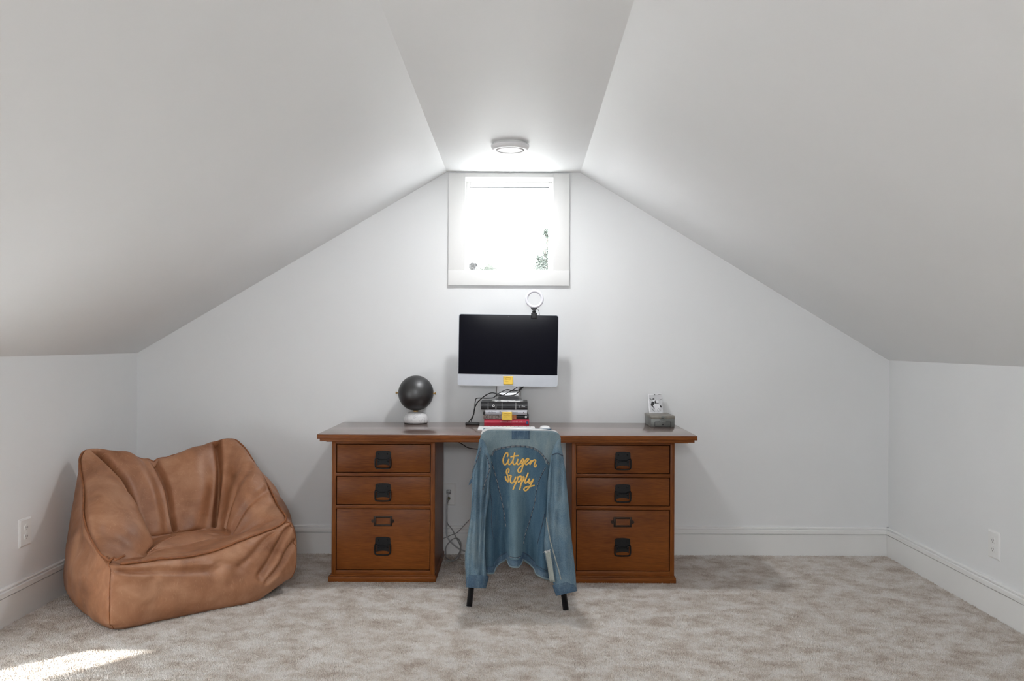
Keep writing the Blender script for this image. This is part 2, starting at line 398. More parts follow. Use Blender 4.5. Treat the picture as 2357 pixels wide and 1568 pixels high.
# carpet pile: leaning tufts, too many to count
def carpet_pile():
    y0, y1 = 2.7, YB - 0.017; sp = 0.0060
    xs = np.arange(XL + 0.018, XR - 0.018, sp); ys = np.arange(y0, y1, sp)
    gx, gy = np.meshgrid(xs, ys); n = gx.size
    gx = gx.ravel() + np.random.uniform(-.5, .5, n) * sp; gy = gy.ravel() + np.random.uniform(-.5, .5, n) * sp
    keep = (gx > XL + .017) & (gx < XR - .017) & (gy < y1); gx, gy = gx[keep], gy[keep]; n = gx.size
    ang = np.random.uniform(0, 2*np.pi, n); r = np.random.uniform(0.0030, 0.0050, n); h = np.random.uniform(0.0035, 0.0085, n)
    lx = np.random.normal(0, .0026, n); ly = np.random.normal(0, .0026, n)
    co = np.empty((n, 4, 3), np.float32)
    for k in range(3):
        a = ang + k * 2*np.pi/3
        co[:, k, 0] = gx + r*np.cos(a); co[:, k, 1] = gy + r*np.sin(a); co[:, k, 2] = -0.0035
    co[:, 3, 0] = gx + lx; co[:, 3, 1] = gy + ly; co[:, 3, 2] = -0.0035 + h
    base = (np.arange(n, dtype=np.int32) * 4)[:, None, None]
    fc = (np.array([[0, 1, 3], [1, 2, 3], [2, 0, 3]], np.int32)[None] + base).reshape(-1)
    me = bpy.data.meshes.new('carpet_pile'); me.vertices.add(n*4); me.vertices.foreach_set('co', co.ravel())
    me.loops.add(n*9); me.loops.foreach_set('vertex_index', fc)
    me.polygons.add(n*3); me.polygons.foreach_set('loop_start', np.arange(0, n*9, 3, dtype=np.int32))
    me.update(calc_edges=True); me.materials.append(CARPET)
    o = bpy.data.objects.new('carpet_pile', me); COL.objects.link(o); o['kind'] = 'stuff'; o.parent = bpy.data.objects['floor']
carpet_pile()

# ------------------------------------------------------------------ outside: unseen pale ground for bounce, trees seen through the window
MB().faces([(-60, YB + 0.6, -3.4), (60, YB + 0.6, -3.4), (60, 90, -3.4), (-60, 90, -3.4)], [(0, 1, 2, 3)]).build('ground', BOUNCE, struct=True)
def tree(name, base, blobs, nleaf, size, leafmat, label, branches):
    r = tag(empty(name, base), label, 'tree', 'trees outside the window')
    b = Vector(base); m = MB(); top = Vector(blobs[0][0])
    m.tube(catmull([b, b.lerp(top, .4) + Vector((.1, 0, 0)), top], 6), [0.16 - 0.12*i/12 for i in range(13)], 8); m.build('trunk', BARK, r, smooth=True)
    for p in branches:
        MB().tube(catmull([top.lerp(b, .25), top.lerp(Vector(p), .5) + Vector((0, 0, .1)), Vector(p)], 5), [0.03, .027, .024, .021, .018, .016, .014, .012, .010, .008, .006], 5).build('branch', BARK, r, smooth=True)
    m = MB(); vv, ff = [], []
    for c, rad, w in blobs:
        c = Vector(c)
        for _ in range(int(nleaf * w)):
            d = Vector(np.random.normal(0, 1, 3)); d.normalize(); p = c + d * rad * (random.random() ** 0.45)
            u = Vector(np.random.normal(0, 1, 3)).normalized(); v = u.orthogonal().normalized(); s = size * random.uniform(.6, 1.4)
            i = len(vv); vv += [p - u*s, p + v*s*.5, p + u*s, p - v*s*.5]; ff.append((i, i+1, i+2, i+3))
    m.faces(vv, ff); o = m.build('crown', leafmat, r, normals=False); o['kind'] = 'stuff'
T = lambda px, py, Y: tuple(W(px, py, Y))
tree('leafy_tree', (1.2, 17.0, -3.4),
     [(T(1268, 640, 17), .42, 1.0), (T(1258, 600, 17), .16, .30), (T(1245, 612, 17), .14, .25), (T(1262, 582, 17), .12, .15), (T(1260, 540, 17), .085, .09), (T(1256, 533, 17), .06, .05), (T(1275, 560, 17), .2, .3), (T(1240, 596, 17), .07, .06)],
     1300, 0.026, LEAF, 'leafy green tree outside at the right edge of the window', [T(1256, 533, 17), T(1240, 558, 17), T(1246, 570, 17), T(1236, 610, 17)])
tree('distant_tree', (-0.55, 24.0, -3.4), [(T(1118, 650, 24), .38, 1.0), (T(1106, 622, 24), .12, .2), (T(1124, 618, 24), .13, .25), (T(1137, 622, 24), .1, .12)],
     1000, 0.035, LEAF2, 'pale treetop low in the window beside the grey ornament', [T(1140, 612, 24)])

# ------------------------------------------------------------------ ceiling light
cy = 4.43; cl = tag(empty('ceiling_light', (-0.024, cy, ZC)), 'round white flush ceiling light above the window', 'ceiling light')
c = (-0.024, cy, ZC)
MB().lathe([(0.085, 0), (0.088, -0.006), (0.088, -0.012)], c, n=48).build('backplate', GASKET if False else TRIM, cl, angle=40)
MB().lathe([(0.088, -0.008), (0.097, -0.010), (0.098, -0.015), (0.095, -0.0175), (0.0945, -0.020), (0.0955, -0.022), (0.092, -0.028), (0.084, -0.0335), (0.076, -0.0350), (0.073, -0.032)], c, n=48, cap=False).build('trim_ring', WHITEP, cl, smooth=True)
MB().lathe([(0.0735, -0.0315), (0.055, -0.0345), (0.03, -0.0365), (0.001, -0.0375)], c, n=48).build('diffuser', DIFFUSER, cl, smooth=True)
ll = bpy.data.lights.new('lamp_glow', 'AREA'); ll.shape = 'DISK'; ll.size = 0.14; ll.energy = 8.0; ll.color = (0.97, 0.985, 1.0)
lo_ = bpy.data.objects.new('lamp_glow', ll); COL.objects.link(lo_); lo_.parent = cl; lo_.location = (0, 0, -0.0385)

# ------------------------------------------------------------------ desk: worktop and two drawer cabinets
ZT = 0.786
dx0, dx1, dy0, dy1 = -1.005, 0.940, 4.44, 5.150
dt = tag(empty('desk', (-0.03, 4.80, ZT - 0.042)), 'long brown wooden worktop spanning the two drawer cabinets', 'desk')
MB().box(dx0, dx1, dy0, dy1, ZT - 0.024, ZT, 0.0025).build('slab', WOODTOP, dt, angle=40)
MB().box(dx0 + 0.013, dx1 - 0.013, dy0 + 0.006, dy1, ZT - 0.037, ZT - 0.024, 0.002).build('moulding', WOOD, dt, angle=40)
MB().box(dx0 + 0.042, dx1 - 0.042, dy0 + 0.03, dy1, ZT - 0.042, ZT - 0.037).build('lower_moulding', WOOD, dt)
MB().box(dx0 + 0.0005, dx1 - 0.0005, dy0 - 0.0015, dy0 + 0.004, ZT - 0.0235, ZT - 0.0025, 0.001).build('front_edge', WOOD, dt, angle=40)

def handle(cx, yf, zt, parent):
    """iron chest pull: back plate with screws and a hanging bail; zt = top of plate"""
    m = MB(); w = 0.042
    top = [(-w*0.93, 0.0-0.006), (-w*0.80, -0.0015), (-w*.4, 0), (0, 0.0008), (w*.4, 0), (w*.80, -0.0015), (w*.93, -0.006)]
    up = top + [(w*.96, -0.036), (w*.55, -0.047), (-w*.55, -0.047), (-w*.96, -0.036)]
    m.prism([Vector((cx + a, yf, zt + b)) for a, b in up], (0, -1, 0), 0.004)
    lo = [(-w*.80, -0.045), (w*.80, -0.045), (w*.80, -0.0775), (w*.5, -0.0735), (0, -0.0715), (-w*.5, -0.0735), (-w*.80, -0.0775)]
    m.prism([Vector((cx + a, yf, zt + b)) for a, b in lo], (0, -1, 0), 0.003)
    m.tube([Vector((cx - w, yf - .005, zt - .038)), Vector((cx - w*.6, yf - .006, zt - .042)), Vector((cx - w*.5, yf - .007, zt - .0485)), Vector((cx + w*.5, yf - .007, zt - .0485)), Vector((cx + w*.6, yf - .006, zt - .042)), Vector((cx + w, yf - .005, zt - .038))], 0.0034, 6)
    bail = [(-w*.95, -.040), (-w*.97, -.060), (-w*.95, -.080), (-w*.80, -.0885), (-w*.4, -.0905), (0, -.091), (w*.4, -.0905), (w*.80, -.0885), (w*.95, -.080), (w*.97, -.060), (w*.95, -.040)]
    m.tube(catmull([Vector((cx + a, yf - .008 - .006*(i in range(3, 8)), zt + b)) for i, (a, b) in enumerate(bail)], 3), 0.0042, 8)
    for a, b in ((-w*.55, -.016), (w*.55, -.016), (-w*.6, -.056), (w*.6, -.056)): m.sphere((cx + a, yf - .004, zt + b), 0.0036, 10, 6, (1, .7, 1))
    m.build('handle', IRON, parent, angle=50)
def label_frame(cx, yf, zt, parent):
    m = MB(); w, h, t = 0.048, 0.053, 0.0095
    m.box(cx - w, cx + w, yf - .005, yf, zt - .010, zt, .0015); m.box(cx - w, cx + w, yf - .005, yf, zt - h, zt - h + .010, .0015)
    m.box(cx - w, cx - w + t + .003, yf - .0055, yf, zt - h, zt, .0015); m.box(cx + w - t, cx + w, yf - .0055, yf, zt - h, zt, .0015)
    for s_ in (-1, 1): m.lathe([(.009, 0), (.009, .003)], (cx + s_*(w + .004), yf, zt - h/2), (0, -1, 0), 16)
    m.build('label_frame', IRONB, parent, angle=40)

def cabinet(x0, x1, label, group, zoff=0.0):
    yf, yb = 4.57, 5.125; zb, zt = 0.032, ZT - 0.042
    r = tag(empty('drawer_cabinet', ((x0+x1)/2, (yf+yb)/2, 0)), label, 'cabinet', group)
    st = 0.023
    MB().box(x0, x0 + st, yf + 0.022, yb, zb, zt).build('side_panel', WOODV, r)
    MB().box(x1 - st, x1, yf + 0.022, yb, zb, zt).build('side_panel', WOODV, r)
    MB().box(x0 + st, x1 - st, yb - 0.01, yb, zb, zt).build('back_panel', WOOD, r)
    MB().box(x0 + st, x1 - st, yf + 0.030, yb - 0.01, zb, zt - .004).build('carcass', GAP, r)
    for a, b in ((x0, x0 + st), (x1 - st, x1)):
        MB().box(a, b, yf, yf + 0.022, zb, zt, 0.0015).build('stile', WOODV, r, angle=40)
    k = (x1 - x0 - 2*st)
    dz = [(0.5725, 0.7195), (0.4025, 0.549), (0.060, 0.379)]
    for a, b in ((0.7225, zt), (0.5515, 0.5700), (0.3815, 0.4000), (zb, 0.0575)):
        MB().box(x0 + st, x1 - st, yf + 0.0005, yf + 0.022, a + zoff*(zb < a < zt - .03), b, 0.0012).build('rail', WOOD, r, angle=40)
    cx = (x0 + x1) / 2
    for i, (a, b) in enumerate(dz):
        d = MB().box(x0 + st + 0.0038, x1 - st - 0.0038, yf + 0.003, yf + 0.028, a + .0008, b - .0008, 0.002).build('drawer', WOOD, r, angle=40)
        dloc = cx - 0.002
        if i < 2: handle(dloc, yf + 0.003, b - 0.034, d)
        else:
            label_frame(dloc, yf + 0.003, b - 0.036, d); handle(dloc, yf + 0.003, b - 0.147, d)
    m = MB(); m.box(x0 - 0.014, x1 + 0.007, yf - 0.018, yb, 0, 0.028, 0.002); m.box(x0 - 0.006, x1 + 0.003, yf - 0.008, yb, 0.028, 0.034, 0.0015)
    m.build('plinth', WOOD, r, angle=40)
    return r
cabinet(-0.955, -0.412, 'brown three-drawer wooden cabinet under the black globe lamp', 'desk drawer cabinets')
cabinet(0.308, 0.848, 'reddish three-drawer wooden cabinet under the small grey metal box', 'desk drawer cabinets')

# ------------------------------------------------------------------ wall outlets
def outlet(name, c, right, label, w=0.10, h=0.13, group='wall outlets'):
    """c: plate centre on the wall; right: unit vector along the wall; plate faces the room"""
    c = Vector(c); R = Vector(right); U = Vector((0, 0, 1)); Nn = R.cross(U)   # towards the room
    M = Matrix.Translation(c) @ Matrix((( R.x, Nn.x, U.x, 0), (R.y, Nn.y, U.y, 0), (R.z, Nn.z, U.z, 0), (0, 0, 0, 1)))
    r = tag(empty(name, c), label, 'outlet', group)
    m = MB(); b = 0.008
    o = [(-w/2, -h/2), (w/2, -h/2), (w/2, h/2), (-w/2, h/2)]; i_ = [(-w/2+b, -h/2+b), (w/2-b, -h/2+b), (w/2-b, h/2-b), (-w/2+b, h/2-b)]
    V = [M @ Vector((x, 0, z)) for x, z in o] + [M @ Vector((x, .003, z)) for x, z in o] + [M @ Vector((x, .0075, z)) for x, z in i_]
    m.faces(V, [(0, 1, 5, 4), (1, 2, 6, 5), (2, 3, 7, 6), (3, 0, 4, 7), (4, 5, 9, 8), (5, 6, 10, 9), (6, 7, 11, 10), (7, 4, 8, 11), (8, 9, 10, 11)]).build('plate', PLATE, r)
    for s_ in (-1, 1):
        m = MB(); pts = []
        for k in range(20):
            a = 2*math.pi*k/20; pts.append(M @ Vector((0.017*math.cos(a), .0070, s_*0.0205 + max(-.0145, min(.0145, .017*math.sin(a))))))
        m.prism(pts, Nn, 0.0035); rc = m.build('receptacle', PLATE, r)
        for sx in (-1, 1):
            MB().box(sx*.0065-.001, sx*.0065+.001, .0104, .0109, s_*.0205-.002, s_*.0205+.006, M=M).build('slot', GAP, rc)
        MB().box(-.002, .002, .0104, .0109, s_*.0205-.0095, s_*.0205-.0055, M=M).build('slot', GAP, rc)
    m = MB(); m.lathe([(.003, 0), (.003, .0015)], M @ Vector((0, .0075, 0)), Nn, 10); m.build('screw', PLATE, r)
    return r
pl_ = W(58.5, 1225, F * -XL / (VX - 58.5)); outlet('wall_outlet', (XL, pl_.y, pl_.z), (0, 1, 0), 'white outlet plate on the left knee wall behind the beanbag')
pr_ = W(2292, 1254.5, F * XR / (2292 - VX)); outlet('wall_outlet', (XR, pr_.y, pr_.z), (0, -1, 0), 'white outlet plate on the right knee wall')
pb_ = W(1031.5, 1138, YB); outlet('wall_outlet', (pb_.x, YB, pb_.z), (1, 0, 0), 'white outlet plate with cords plugged in, between desk cabinet and jacket', 0.090, 0.133)

# cords under the desk
def cord(name, pts, r, mat, label, n=8, extra=None):
    o = tag(empty(name, pts[0]), label, 'cord')
    MB().tube(catmull(pts, n), r, 8).build('cable', mat, o, smooth=True)
    if extra: extra(o)
    return o
Q = lambda px, py, Y: W(px, py, Y)
def plug1(o): MB().box(-.013, .013, -.02, .004, -.012, .012, .004, M=Matrix.Translation(Q(1033, 1132, YB - .022))).build('plug', GREYCORD, o, angle=40)
QC = lambda px, py, Y: W(max(px, 1183 - .396*F/Y), py, Y)
cord('power_cord', [QC(1033, 1134, 5.14), QC(1030, 1140, 5.115), QC(1024, 1165, 5.10), QC(1020, 1190, 5.10), QC(1021, 1212, 5.10), QC(1029, 1235, 5.10), QC(1042, 1252, 5.09), QC(1056, 1263, 5.07), QC(1072, 1270, 5.05)], 0.0042, WHITECORD, 'pale thick power cord hanging from the outlet between desk and jacket', extra=plug1)
BRASSY = m_simple('khaki_plug', (0.20, 0.18, 0.10), 0.5)
def plug2(o): MB().lathe([(.008, 0), (.010, .006), (.010, .022), (.006, .028)], Q(1033, 1147, YB - .012), (0, -1, 0), 14).build('plug', BRASSY, o, smooth=True)
cord('extension_cord', [QC(1033, 1149, 5.14), QC(1030, 1158, 5.12), QC(1024, 1168, 5.10), QC(1021, 1190, 5.10), QC(1030, 1205, 5.11), QC(1040, 1218, 5.11), QC(1050, 1237, 5.10), QC(1059, 1256, 5.08), QC(1060, 1268, 5.05), QC(1056, 1281, 4.97), QC(1048, 1289, 4.95), QC(1036, 1289, 4.97), QC(1022, 1282, 5.03), QC(1018, 1275, 5.05), QC(1027, 1258, 5.08), QC(1040, 1243, 5.09), QC(1052, 1239, 5.09), QC(1060, 1250, 5.07), QC(1059, 1268, 5.04), QC(1050, 1285, 4.99), QC(1040, 1293, 4.955), QC(1026, 1290, 4.97)], 0.0030, GREYCORD, 'coiled shiny grey cord lying on the carpet by the cabinet', extra=plug2)
cord('thin_cable', [Q(1010, 1240, 5.15), Q(1022, 1239, 5.148), Q(1038, 1232, 5.14), Q(1052, 1226, 5.11), Q(1066, 1212, 5.11), Q(1085, 1192, 5.10)], 0.0022, GREYCORD, 'thin grey cable running across the baseboard behind the jacket')
cord('black_cord', [Q(1046, 993, 5.10), Q(1047, 1006, 5.08), Q(1052, 1015, 5.02), Q(1066, 1024, 4.95), Q(1078, 1031, 4.9), Q(1098, 1034, 4.85), Q(1130, 1036, 4.85)], 0.0024, RUBBER, 'black cord sagging just below the desk edge beside the jacket')

# ------------------------------------------------------------------ globe lamp
lx = W(957.5, 905, 5.07).x; ly = 5.065
gl = tag(empty('globe_lamp', (lx, ly, ZT)), 'black globe table lamp on a white marble foot', 'table lamp')
MB().lathe([(0.060, 0.0), (0.067, 0.001), (0.067, 0.004)], (lx, ly, ZT), n=40).build('foot_pad', BLACK, gl, angle=40)
MB().lathe([(0.067, 0.004), (0.0705, 0.012), (0.0705, 0.028), (0.067, 0.042), (0.060, 0.054), (0.048, 0.063), (0.034, 0.067), (0.001, 0.0685)], (lx, ly, ZT), n=48).build('marble_base', MARBLE, gl, smooth=True)
MB().lathe([(0.0145, 0.066), (0.0145, 0.080)], (lx, ly, ZT), n=24).build('neck', BRASS, gl, angle=40)
zc = W(957.5, 905, ly).z; rg = 0.1027
MB().sphere((lx, ly, zc), rg, 48, 32).build('globe', GUN, gl, smooth=True)
for s_, dz_ in ((-1, .001), (1, -.001)):
    m = MB(); m.lathe([(.0035, 0), (.0035, .010), (.0075, .0105), (.0075, .015), (.004, .0165)], (lx + s_*(rg - .002), ly - 0.01, zc + dz_), (s_, 0, 0), 16); m.build('knob', BRASS, gl, angle=40)

# ------------------------------------------------------------------ books, monitor, clip light, keyboard, mouse
def book(x0, x1, y0, y1, z0, z1, cover, label, rz=0.0, group='books under the monitor'):
    c = Vector(((x0+x1)/2, (y0+y1)/2, z0)); r = tag(empty('book', c), label, 'book', group); t = 0.0025
    M = Matrix.Translation(c) @ Matrix.Rotation(rz, 4, 'Z') @ Matrix.Translation(-c)
    MB().box(x0, x1, y0 + .004, y1, z1 - t, z1, .0006, M=M).build('cover', cover, r)
    MB().box(x0, x1, y0 + .004, y1, z0, z0 + t, .0006, M=M).build('cover', cover, r)
    P = [[M @ Vector((x, y0 + .006 - .006*math.cos((k/8 - .5)*math.pi), z0 + (z1-z0)*k/8)) for x in (x0, x1)] for k in range(9)]
    P2 = [[M @ Vector((x, y0 + .006, z0 + (z1-z0)*k/8)) for x in (x0, x1)] for k in range(9)]
    m = MB(); m.grid(P); m.grid(P2); 
    for e in (0, 1): m.faces([P[k][e] for k in range(9)], [tuple(range(9))])
    sp = m.build('spine', cover, r, angle=60)
    MB().box(x0 + .003, x1 - .003, y0 + .005, y1 - .003, z0 + t, z1 - t, M=M).build('pages', PAGES, r)
    return r, M
BY = 4.945
bx = lambda px: W(px, 950, BY).x
z1_, z2_, z3_, z4_, z5_ = ZT, ZT + 0.0355, ZT + 0.0630, ZT + 0.0905, ZT + 0.1345
b1, M1 = book(bx(1114.5), bx(1218), BY, 5.13, z1_, z2_, BKRED, 'crimson hardback at the bottom of the book stack')
b2, M2 = book(bx(1110.5), bx(1216.5), BY + .004, 5.15, z2_, z3_, BKBLACK, 'taupe and black book with large spine letters, third in the stack', 0.02)
b3, M3 = book(bx(1117), bx(1213), BY - .004, 5.09, z3_, z4_, BKWHITE, 'white book directly beneath the thick black one')
b4, M4 = book(bx(1107), bx(1214.5), BY - .006, 5.145, z4_, z5_, BKBLACK, 'thick black book on top of the stack under the monitor foot')
ys = BY - 0.0005
# red spine
MB().box(bx(1211.5), bx(1216), ys - .0006, ys + .001, z1_ + .010, z1_ + .026).build('emblem', INKBLUE, b1)
text_mesh('title', 'READING AND HIGHER LEVEL', 0.0115, INKPINK, b1, (bx(1152), ys - .0004, z1_ + .018), sx=0.82)
# taupe spine block with lettering and orange label
MB().box(bx(1111), bx(1158), BY + .0015, BY + .006, z2_ + .001, z3_ - .003).build('spine_band', BKTAUPE, b2)
text_mesh('title', 'EXECUTION', 0.0325, m_simple('ink_brown', (0.05, 0.032, 0.028), .6), b2, (bx(1113.3), BY + .0008, z2_ + .0025), sx=0.53)
MB().box(bx(1176), bx(1188.5), BY + .0018, BY + .006, z2_ + .001, z3_ - .003).build('spine_label', BKORANGE, b2)
MB().lathe([(.0065, 0), (.0065, .0006)], (bx(1210.5), BY + .0038, z2_ + .0145), (0, -1, 0), 18).build('emblem', INKWHITE, b2)
text_mesh('author', 'John Dunne', 0.0125, INKGREY, b3, (bx(1123), BY - .0048, z3_ + .0085), sx=0.78)
text_mesh('title', 'Metropolitan Manners', 0.0145, INKGREY, b3, (bx(1149.5), BY - .0048, z3_ + .0085), sx=0.80)
MB().lathe([(.0025, 0), (.0025, .0005)], (bx(1205), BY - .0042, z3_ + .012), (0, -1, 0), 12).build('emblem', INK, b3)
yk = BY - .0066
for px in (1123.5, 1155.5, 1187.3): MB().box(bx(px) - .0011, bx(px) + .0011, yk - .0004, yk + .004, z4_ + .001, z5_ - .003).build('rule', INKGREY if False else INKWHITE, b4)
MB().box(bx(1108.5), bx(1214), yk - .0003, yk + .003, z4_ + .0130, z4_ + .0138).build('rule', m_simple('ink_dim', (.16, .16, .17), .5), b4)
MB().lathe([(.0072, 0), (.0072, .0007)], (bx(1136), yk + .0004, z4_ + .0225), (0, -1, 0), 24).build('emblem', INKWHITE, b4)
MB().lathe([(.0028, 0), (.0028, .0010)], (bx(1136), yk + .0004, z4_ + .0225), (0, -1, 0), 16).build('emblem', BKBLACK, b4)
text_mesh('title', 'MERIDIAN'[:0] + 'IIIIIIIIII', 0.0065, INKWHITE, b4, (bx(1142.5), yk - .0006, z4_ + .005), rot=(math.pi/2, -math.pi/2, 0), sx=1.0)
text_mesh('subtitle', ': : .', 0.0070, INKWHITE, b4, (bx(1146), yk - .0006, z4_ + .014), rot=(math.pi/2, -math.pi/2, 0))
text_mesh('volume', '808', 0.0080, INKWHITE, b4, (bx(1196.0), yk - .0006, z4_ + .012), rot=(math.pi/2, -math.pi/2, 0))
text_mesh('publisher', 'Max', 0.0105, INKWHITE, b4, (bx(1200.5), yk - .0006, z4_ + .017), sx=1.15)

# all-in-one monitor
ym = 4.995
mt = tag(empty('monitor', (W(1170, 900, ym).x, ym, z5_)), 'all-in-one computer with black screen and silver chin on the book stack', 'monitor')
cm = W(1169.8, 806.5, ym); mw, mh = 0.5745, 0.4125
MM = Matrix.Translation(cm) @ Matrix.Rotation(0.0115, 4, 'Y') @ Matrix.Rotation(0.0, 4, 'X')
def rrect(w, h, r, n=6):
    P = []
    for cx_, cz_, a0 in ((w/2-r, h/2-r, 0), (-w/2+r, h/2-r, 90), (-w/2+r, -h/2+r, 180), (w/2-r, -h/2+r, 270)):
        for k in range(n+1): a = math.radians(a0 + 90*k/n); P.append((cx_ + r*math.cos(a), cz_ + r*math.sin(a)))
    return P
MB().prism([MM @ Vector((x, 0.0, z)) for x, z in rrect(mw, mh, .014)], MM.to_3x3() @ Vector((0, 1, 0)), 0.006).build('chin_panel', ALU, mt, angle=40)
m = MB(); rings = []
for sc_, yy in ((1.0, .006), (.98, .012), (.85, .03), (.5, .048), (.2, .052)):
    rings.append([MM @ Vector((x*sc_, yy, z*sc_)) for x, z in rrect(mw, mh, .014)])
m.grid(rings, closed_u=True); m.faces(rings[-1], [tuple(range(len(rings[-1])))]); m.build('rear_shell', ALU, mt, smooth=True)
zs = -mh/2 + 0.0665
ps = [(x, z) for x, z in rrect(mw - .006, mh - .006, .012) if z > 0] + [(-mw/2 + .003, zs), (mw/2 - .003, zs)]
MB().prism([MM @ Vector((x, -.0012, z)) for x, z in ps], MM.to_3x3() @ Vector((0, 1, 0)), 0.0020).build('screen', SCREEN, mt)
MB().lathe([(.0022, 0), (.0022, .0004)], MM @ Vector((0, -.0012, mh/2 - .012)), MM.to_3x3() @ Vector((0, -1, 0)), 12).build('camera_lens', m_simple('lens', (.04, .04, .05), .2), mt)
# stand: foot plate bending up into the neck
fx0, fx1 = W(1131, 923, 4.955).x, W(1206, 923, 4.955).x
nx0, nx1 = W(1141.5, 905, 5.08).x, W(1199.5, 905, 5.08).x
prof = [(4.958, z5_ + .0035, fx0, fx1), (5.0, z5_ + .004, fx0 + .006, fx1 - .006), (5.05, z5_ + .006, nx0 - .004, nx1 + .004), (5.075, z5_ + .014, nx0 - .001, nx1 + .001), (5.083, z5_ + .028, nx0, nx1), (5.080, z5_ + .06, nx0 + .001, nx1 - .001), (5.062, z5_ + .15, nx0 + .002, nx1 - .002), (5.048, z5_ + .2, nx0 + .002, nx1 - .002)]
m = MB(); m.grid([[Vector((a + (b-a)*k/8, y, z)) for k in range(9)] for y, z, a, b in prof]); st_ = m.build('stand', ALUD, mt, smooth=True, solid=0.005)
# sticky notes
def note(name, c, w, h, label, tilt=0.0, curl=.006):
    r = tag(empty(name, c), label, 'sticky note', 'yellow sticky notes')
    P = [[Vector((c[0] - w/2 + w*i/6 + tilt*(j/8)*0.01, c[1] - .0015 - curl*(j/8)**2, c[2] + h/2 - h*j/8)) for i in range(7)] for j in range(9)]
    m = MB(); m.grid(P); m.build('paper', NOTE, r, smooth=True, solid=0.0008)
    rnd = random.Random(len(name) + int(c[2]*100))
    m = MB()
    for ln in range(3):
        zz = c[2] + h*(.32 - .24*ln); x = c[0] - w*.36
        n = 5 if ln < 2 else 3; pts = []
        for k in range(n*3): pts.append(Vector((x + k*w*.05, c[1] - .0026 - curl*((c[2] + h/2 - zz)/h)**2, zz + rnd.uniform(-.0025, .0025))))
        m.tube(pts, 0.0004 if ln else .0007, 4)
    m.build('handwriting', NOTEINK, r)
pc = W(1169.5, 875.7, ym - 0.003); note('sticky_note', pc - Vector((0, .0005, 0)), 0.056, 0.047, 'yellow sticky note on the silver chin of the monitor', 0.1)
pc = W(1167.2, 958.2, BY - .008); note('sticky_note', pc, 0.0565, 0.048, 'yellow sticky note stuck across the book spines', 0.0, .004)

# ring light clipped to the screen
yr = ym - 0.012
rl = tag(empty('ring_light', W(1229, 733, yr)), 'small white ring light clipped to the top of the monitor', 'ring light')
rc = W(1230.3, 688.5, yr + .01)
m = MB(); R1, R2 = .0535, .0365
pr = [(R2, .010), (R2 + .001, -.004), (R2 + .005, -.009), ((R1+R2)/2, -.0105), (R1 - .005, -.009), (R1 - .001, -.004), (R1, .010), ((R1+R2)/2, .013)]
rings = [[rc + Vector((r_*math.cos(a), y_, r_*math.sin(a))) for a in [2*math.pi*k/48 for k in range(48)]] for r_, y_ in pr + pr[:1]]
m.grid(rings, closed_u=True); m.build('ring', RINGM, rl, smooth=True)
q = lambda px, py: W(px, py, yr)
MB().prism([q(1222, 708.5), q(1237, 708.5), q(1236.3, 712), q(1233, 714.5), q(1226, 714.5), q(1222.5, 712)], (0, 1, 0), .014).build('mount', BLACK, rl)
m = MB(); cz = q(1229.5, 714); m.lathe([(.008, .0), (.0075, -.004), (.0125, -.005), (.0125, -.009), (.009, -.011), (.0105, -.0135), (.008, -.016)], Vector((cz.x, yr + .008, cz.z)), n=16); m.build('swivel', BLACK, rl, smooth=True)
cl_ = q(1229.3, 727); MB().box(cl_.x - .0172, cl_.x + .0172, yr - .004, yr + .004, cl_.z - .0165, cl_.z + .0175, .0035).build('clamp', BLACK, rl, angle=40)
MB().box(cl_.x - .0145, cl_.x + .0145, yr + .002, yr + .055, cl_.z + .012, cl_.z + .0185, .002).build('clamp_bridge', BLACK, rl, angle=40)
MB().tube(catmull([q(1237, 711), q(1240, 716), q(1241.5, 723), q(1241.8, 728) + Vector((0, .03, 0))], 5), .0013, 6).build('cable', BLACK, rl, smooth=True)

# cables round the monitor foot and the usb hub
yc = 4.94
def zig(P): return [W(a, b, y) for a, b, y in P]
cord('monitor_cable', zig([(1205, 890, 5.04), (1196, 900, 4.99), (1187, 908, yc), (1175, 911, yc - .01), (1163, 911.5, yc - .012), (1148, 908, yc - .012), (1133, 904.5, yc - .01), (1120, 909, yc - .005), (1108, 918, yc + .01), (1098, 928, 4.98), (1092, 942, 5.0), (1090, 955, 5.0), (1082, 968, 5.0), (1078, 972, 5.0)]), 0.0032, RUBBER, 'thick black cable arching across the monitor stand down to the hub')
cord('monitor_cable', zig([(1201, 891, 5.04), (1194, 898, 4.99), (1180, 900, 4.96), (1168, 897, yc + .01), (1155, 902, yc), (1142, 910, yc), (1136, 915.5, yc + .01), (1120, 917, 4.96), (1098, 917, 4.97), (1094, 925, 4.98), (1092, 945, 4.99), (1089, 958, 5.0), (1086, 966, 5.0), (1084.5, 971, 5.0)]), 0.0026, RUBBER, 'thin black cable with a square bend left of the books')
cord('monitor_cable', zig([(1191, 891, 5.03), (1182, 897, 4.97), (1170, 903, yc), (1158, 910, yc - .008), (1146, 911, yc - .006), (1138, 913, yc)]), 0.0027, RUBBER, 'short black cable crossing diagonally in front of the monitor neck')
hb = W(1087.5, 977.5, 5.0); 
hub = tag(empty('usb_hub', (hb.x, 5.0, ZT)), 'flat black cable hub lying on the desk left of the books', 'hub')
MB().box(hb.x - .040, hb.x + .040, 4.965, 5.03, ZT, ZT + .0125, .003).build('case', BLACK, hub, angle=40)
MB().box(hb.x - .012, hb.x - .005, 4.99, 5.01, ZT + .0125, ZT + .018, .002).build('plug', GREYCORD, hub, angle=40)

